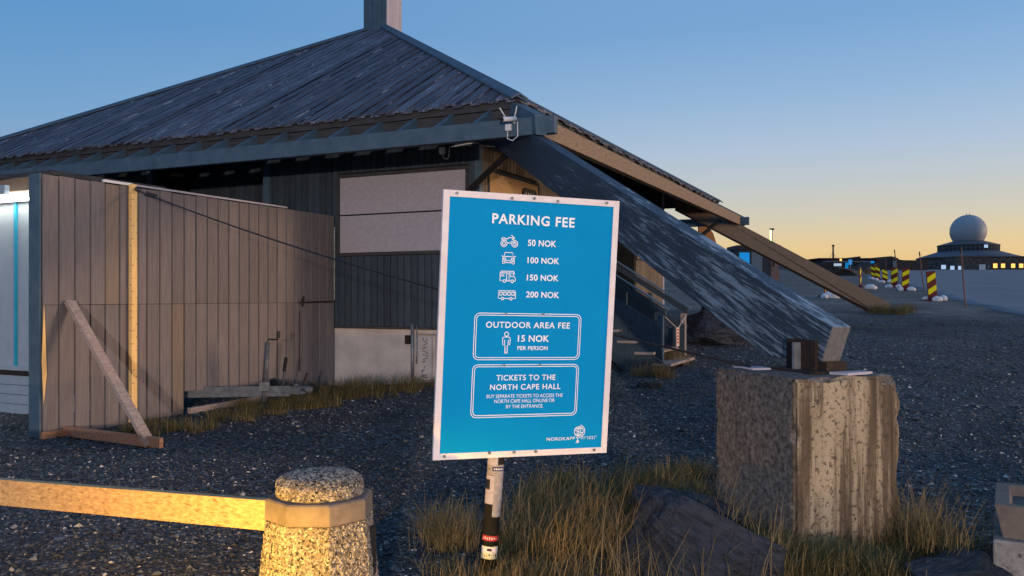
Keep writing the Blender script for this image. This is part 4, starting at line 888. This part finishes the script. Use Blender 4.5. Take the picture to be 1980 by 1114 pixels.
tb = thing('far_terminal', 'long low dark building with lit front far across the car park', 'building', (at(1592, 140), 140, 0))
zt = lambda y, Y=140: 1.6+(575-y)/1600*Y
X_ = lambda px, Y=140, o=1592: at(px, Y)-at(o, Y)
box('wall', (0, X_(1692), 0, 8, 4.5, zt(501)), M_FARW, tb); box('roof', (-1, X_(1692)-.05, -.6, 9, zt(501), zt(499.2)), M_FASC, tb)
MB().prism([(X_(1640), zt(499)), (X_(1664), zt(495.5)), (X_(1664), zt(499))], 'y', 0, 6).build('roof_light', M_FASC, tb)
MB().prism([(X_(1692.5), 4.5), (X_(1736), 4.5), (X_(1736), zt(500)), (X_(1722), zt(495.5)), (X_(1692.5), zt(498))], 'y', -.3, 8).build('side_block', M_EARTH, tb)
box('canopy', (-.3, X_(1674), -2.2, -.61, zt(507.4), zt(506.6)), M_SHUT, tb)
for px in (1597, 1634, 1673): box('canopy_post', (X_(px)-.06, X_(px)+.06, -2.1, -1.98, 4.5, zt(507.5)), M_FASC, tb)
for x0, x1, y0, y1, m in [(1612, 1627, 514.5, 509.5, E_WINW), (1614, 1618, 521, 517.5, E_WINW), (1620, 1626, 521, 518, E_WINW), (1634, 1640, 520, 508, M_BLUEP), (1656, 1662, 515, 513.5, E_WINW), (1666, 1672, 517, 512.5, E_WINW)]:
    w_ = box('window', (X_(x0)-.06, X_(x1)+.06, -.05, -.001, zt(y0)-.06, zt(y1)+.06), M_FASC, tb); box('pane', (X_(x0), X_(x1), -.08, -.051, zt(y0), zt(y1)), m, w_)
MB().lathe([(.02, zt(505.5)), (.16, zt(504.5)), (.18, zt(501.5)), (.08, zt(500.5))], 12, (X_(1622), -.8)).build('globe_lamp', E_WIN, tb)
for px, y0, y1, Y, m, l, c in [(1644, 512, 502, 128, M_BLUEP, 'blue and white information sign before the far low building', 'sign'), (1687, 512, 505, 126, M_BLUEP, 'small blue square sign right of the far low building', 'sign'), (1730, 516, 504, 120, M_GREYP, 'grey board on posts beside the forked snow stake', 'sign')]:
    t = thing('road_sign', l, c, (at(px, Y), Y, g1(at(px, Y), Y))); zz0 = 1.6+(575-y0)/1600*Y-t.location.z; zz1 = 1.6+(575-y1)/1600*Y-t.location.z
    box('plate', (-.28, .28, -.03, 0, zz0, zz1), m, t); MB().tube([(0, .03, -.1), (0, .03, zz1)], .04, 6).build('post', M_STEEL, t)
    if px == 1644:
        q = MB(); 
        for k in range(3): q.box(-.2, .2, -.04, -.031, zz0+.12+k*.26, zz0+.22+k*.26)
        q.build('plate_print', M_INK, t)
rs = thing('round_sign', 'round white ringed sign near the end of the striped row', 'sign', (at(1681, 110), 110, g1(at(1681, 110), 110)))
zc_ = 1.6+(575-512)/1600*110-rs.location.z
MB().add([(.24*math.cos(a), 0, zc_+.24*math.sin(a)) for a in np.linspace(0, 6.283, 24, False)]+[(.15*math.cos(a), 0, zc_+.15*math.sin(a)) for a in np.linspace(0, 6.283, 24, False)], [(i, (i+1) % 24, 24+(i+1) % 24, 24+i) for i in range(24)]).build('ring', M_WHITE, rs)
MB().tube([(0, .03, -.1), (0, .03, zc_+.2)], .035, 6).build('post', M_STEEL, rs)
ma = thing('radio_mast', 'thin dark guyed mast on the skyline', 'mast', (at(1611, 150), 150, 0))
MB().tube([(0, 0, 5), (0, 0, zt(474, 150))], .22, 6, .13).build('pole', M_FASC, ma); MB().tube([(0, 0, zt(477, 150)), (0, 0, zt(474, 150)+.05)], .24, 8).build('mast_head', M_FASC, ma)
for dx in (-.7, .45): MB().tube([(dx, 0, zt(499, 150)), (0, 0, zt(487, 150))], .03, 5).build('guy_wire', M_FASC, ma)
# earth mounds before the far building
for px, Y, dims, s_, l in [(1672, 92, (3.6, 3, 2.6), 11, 'rounded brown earth mound behind the striped panels'), (1640, 86, (4.4, 3, 1.7), 12, 'lower brown earth mound left of the rounded one')]:
    x = at(px, Y); tag(rock('earth_mound', l, (x, Y, g1(x, Y)+.15), dims, (0, 0, 0), s_, M_EARTH, .1), cat='mound')
MB_ = MB().prism([(at(1736, 138), 4.5), (at(1800, 138), 4.5), (at(1800, 138), zt(503, 138)), (at(1752, 138), zt(502.5, 138)), (at(1736, 138), zt(500, 138))], 'y', 139, 150).build('retaining_wall', M_EARTH)
tag(MB_, 'low dark sloping wall between the far building and the domed hall', 'wall')

# domed hall
YH = 170; XH = at(1872, YH); u_ = YH/1600.
zh = lambda y: 1.6+(575-y)*u_
dh = thing('domed_hall', 'round stone hall topped by a white radar dome on the horizon', 'building', (XH, YH, 0))
MB().lathe([(88*u_, 5), (88*u_, zh(499.5))], 64).build('stone_wall', M_FARS, dh)
MB().lathe([(92*u_, zh(500.5)), (91*u_, zh(498.6)), (53*u_, zh(486.5))], 64).build('lower_roof', M_FARR, dh, True)
MB().lathe([(52.5*u_, zh(487)), (52.5*u_, zh(475.5))], 64).build('drum', M_FARW, dh, True)
dr = MB()
for k in range(44):
    a = 2*math.pi*k/44; c, s_ = math.cos(a), math.sin(a); dr.box(52.6*u_*c-.07, 52.6*u_*c+.07, 52.6*u_*s_-.07, 52.6*u_*s_+.07, zh(486.4), zh(476))
o = dr.build('drum_mullion', M_FARR, dh); o['kind'] = 'stuff'
MB().lathe([(54.5*u_, zh(475.8)), (54*u_, zh(474.4)), (24*u_, zh(465.5))], 64).build('upper_roof', M_FARR, dh, True)
MB().lathe([(32.2*u_*math.cos(R(a)), zh(447.6)+32.2*u_*math.sin(R(a))) for a in range(-42, 91, 4)], 48).build('radome', M_DOME, dh, True)
MB().lathe([(23.5*u_, zh(467)), (23.5*u_, zh(462))], 40).build('dome_ring', M_FARR, dh)
for dx in (-.35, .25): MB().tube([(dx, 0, zh(416)), (dx, 0, zh(412.5))], .05, 6).build('aerial', M_FASC, dh)
Yf = -100*u_            # front wing, a straight stone wall before the round hall
wing = MB().box((1795-1872)*u_, (2150-1872)*u_, Yf, Yf+4, 5, zh(501.5)).build('front_wing', M_FARS, dh)
box('wing_roof', ((1793-1872)*u_, (2150-1872)*u_, Yf-.2, Yf+4.2, zh(501.4), zh(500.3)), M_FARR, dh)
for px, y, ww, hh_, m in [(1824, 516.5, 9, 8, E_WINW), (1841, 518, 8, 7.5, E_WINW), (1855, 518.5, 6, 8, E_WINW), (1924, 514, 8, 8.5, E_WIN), (1939, 514, 7.5, 8, E_WIN), (1958.5, 514, 7.5, 8, E_WIN), (1974, 514, 8, 8, E_WIN), (1995, 514, 8, 8, E_WIN), (1911, 516, 4, 6, M_GREYP)]:
    k_ = (YH+Yf)/YH; x = (px-990)/1600*(YH+Yf)-XH; z = 1.6+(575-y)/1600*(YH+Yf); a_, b_ = ww*u_/2*k_, hh_*u_/2*k_
    w_ = box('window', (x-a_-.1, x+a_+.1, Yf-.08, Yf-.001, z-b_-.1, z+b_+.1), M_FASC, dh); box('pane', (x-a_, x+a_, Yf-.1, Yf-.081, z-b_, z+b_), m, w_)
x = (1898-990)/1600*(YH+Yf)-XH; w_ = box('white_board', (x-.6, x+.6, Yf-.3, Yf-.2, 1.6+(575-523)/1600*(YH+Yf), 1.6+(575-511.5)/1600*(YH+Yf)), M_WHITE, dh)
q = MB(); stroke(q, [(x-.35, 8.0), (x-.1, 8.2), (x+.1, 7.95), (x+.35, 8.2)], .1, lambda a, z: (a, Yf-.31, z)); q.build('board_print', M_FARW, w_)
dw = (1875.5-1872)*u_; w_ = box('window', (dw-.45, dw+.45, -5.75, -5.4, zh(483), zh(475.6)-.1), M_FASC, dh); box('pane', (dw-.37, dw+.37, -5.8, -5.751, zh(482.3), zh(476.6)), E_WINW, w_)

# ------------------------------------------------------------------ grass
def blades(name, x, y, h, wd, lean, m, wind=.0):
    n = len(x); z = gnd(x, y)-.01; a = rng.uniform(0, 6.283, n); dx, dy = np.cos(a), np.sin(a); ln = rng.uniform(.15, 1, n)*lean
    P = np.zeros((n, 7, 3)); 
    for i, (t, ww) in enumerate(((0, 1), (.45, .8), (.8, .5))):
        cx = x+(dx*ln+wind)*h*t**2; cy = y+dy*ln*h*t**2; cz = z+h*(t-.32*ln*t**2)
        P[:, 2*i] = np.stack([cx-dy*wd*ww, cy+dx*wd*ww, cz], 1); P[:, 2*i+1] = np.stack([cx+dy*wd*ww, cy-dx*wd*ww, cz], 1)
    P[:, 6] = np.stack([x+(dx*ln+wind)*h, y+dy*ln*h, z+h*(1-.32*ln)], 1)
    F = np.array([(0, 1, 3), (0, 3, 2), (2, 3, 5), (2, 5, 4), (4, 5, 6)])
    return put(name, arrmesh(name, P.reshape(-1, 3), (F[None]+7*np.arange(n)[:, None, None]).reshape(-1, 3), m))
def clump(cx, cy, rx, ry, n, k):
    """points gathered into tufts inside an ellipse"""
    a = rng.uniform(0, 6.283, k); r = np.sqrt(rng.uniform(0, 1, k)); tx, ty = cx+rx*r*np.cos(a), cy+ry*r*np.sin(a)
    i = rng.integers(0, k, n); return tx[i]+rng.normal(0, .05, n), ty[i]+rng.normal(0, .05, n)
def patch(name, label, spec, m=M_GRASS):
    X, Yq, Hh = [], [], []
    for cx, cy, rx, ry, n, k, h0, h1 in spec:
        x, y = clump(cx, cy, rx, ry, n, k); X.append(x); Yq.append(y); Hh.append(rng.uniform(h0, h1, n))
    X, Yq, Hh = map(np.concatenate, (X, Yq, Hh))
    tag(blades(name, X, Yq, Hh, rng.uniform(.0014, .003, len(X)), 1.25, m, .08), label, 'grass', kind='stuff')
patch('grass', 'olive and straw grass around the sign pole and rocks', [(.75, 5.9, .75, .9, 4207, 104, 0.09, 0.29), (.35, 5.0, .55, .5, 2103, 48, 0.08, 0.22), (1.2, 6.3, .6, .6, 1870, 48, 0.08, 0.22), (-.25, 4.25, .5, .45, 552, 22, 0.04, 0.12), (.6, 3.9, .5, .35, 1496, 32, 0.08, 0.22), (.05, 4.5, .25, .2, 701, 16, 0.08, 0.22)])
patch('grass', 'grass growing at the foot of the concrete anchor block', [(1.75, 4.72, .55, .22, 3038, 48, 0.08, 0.24), (2.5, 5.2, .3, .4, 1402, 24, 0.09, 0.30), (1.45, 4.95, .2, .3, 701, 16, 0.08, 0.22), (2.2, 4.5, .5, .3, 765, 32, 0.04, 0.15)])
patch('grass', 'dark grass along the fence foot and the white foundation', [(-2.3, 12.2, 1.0, .5, 2750, 48, .12, .4), (-3.0, 11.4, .8, .5, 2200, 48, .08, .25), (-4.0, 9.6, .5, .6, 1375, 32, .06, .2), (-3.4, 10.5, .5, .4, 1100, 32, .05, .2), (-1.2, 12.5, .5, .2, 550, 16, .06, .2)])
patch('grass', 'grass tuft at the buried foot of the far diagonal beam', [(11.1, 24.4, .6, .4, 1500, 22, .12, .4), (11.9, 24.6, .25, .2, 350, 6, .2, .5)])
patch('dry_grass', 'dry straw weeds left of the sign pole', [(-.38, 5.2, .22, .25, 700, 8, .15, .36), (-.3, 4.6, .3, .2, 350, 8, .08, .2), (-.1, 4.1, .3, .2, 500, 10, .12, .34)], M_STRAW)
patch('dry_grass', 'dry grass and weeds at the foot of the stairs', [(2.05, 12.2, .3, .25, 700, 12, .1, .3), (2.5, 13.4, .3, .3, 500, 10, .15, .4)], M_STRAW)
patch('dry_grass', 'dead brown weed beside the foreground bollard', [(-1.15, 3.72, .04, .05, 160, 3, .2, .42)], M_STRAW)
patch('dry_grass', 'tall straw stalks standing among the rocks and block', [(.8, 4.6, .7, .6, 420, 90, .3, .6), (2.55, 5.0, .25, .3, 260, 25, .35, .6), (.6, 5.4, .7, .7, 900, 160, .2, .45)], M_STRAW)
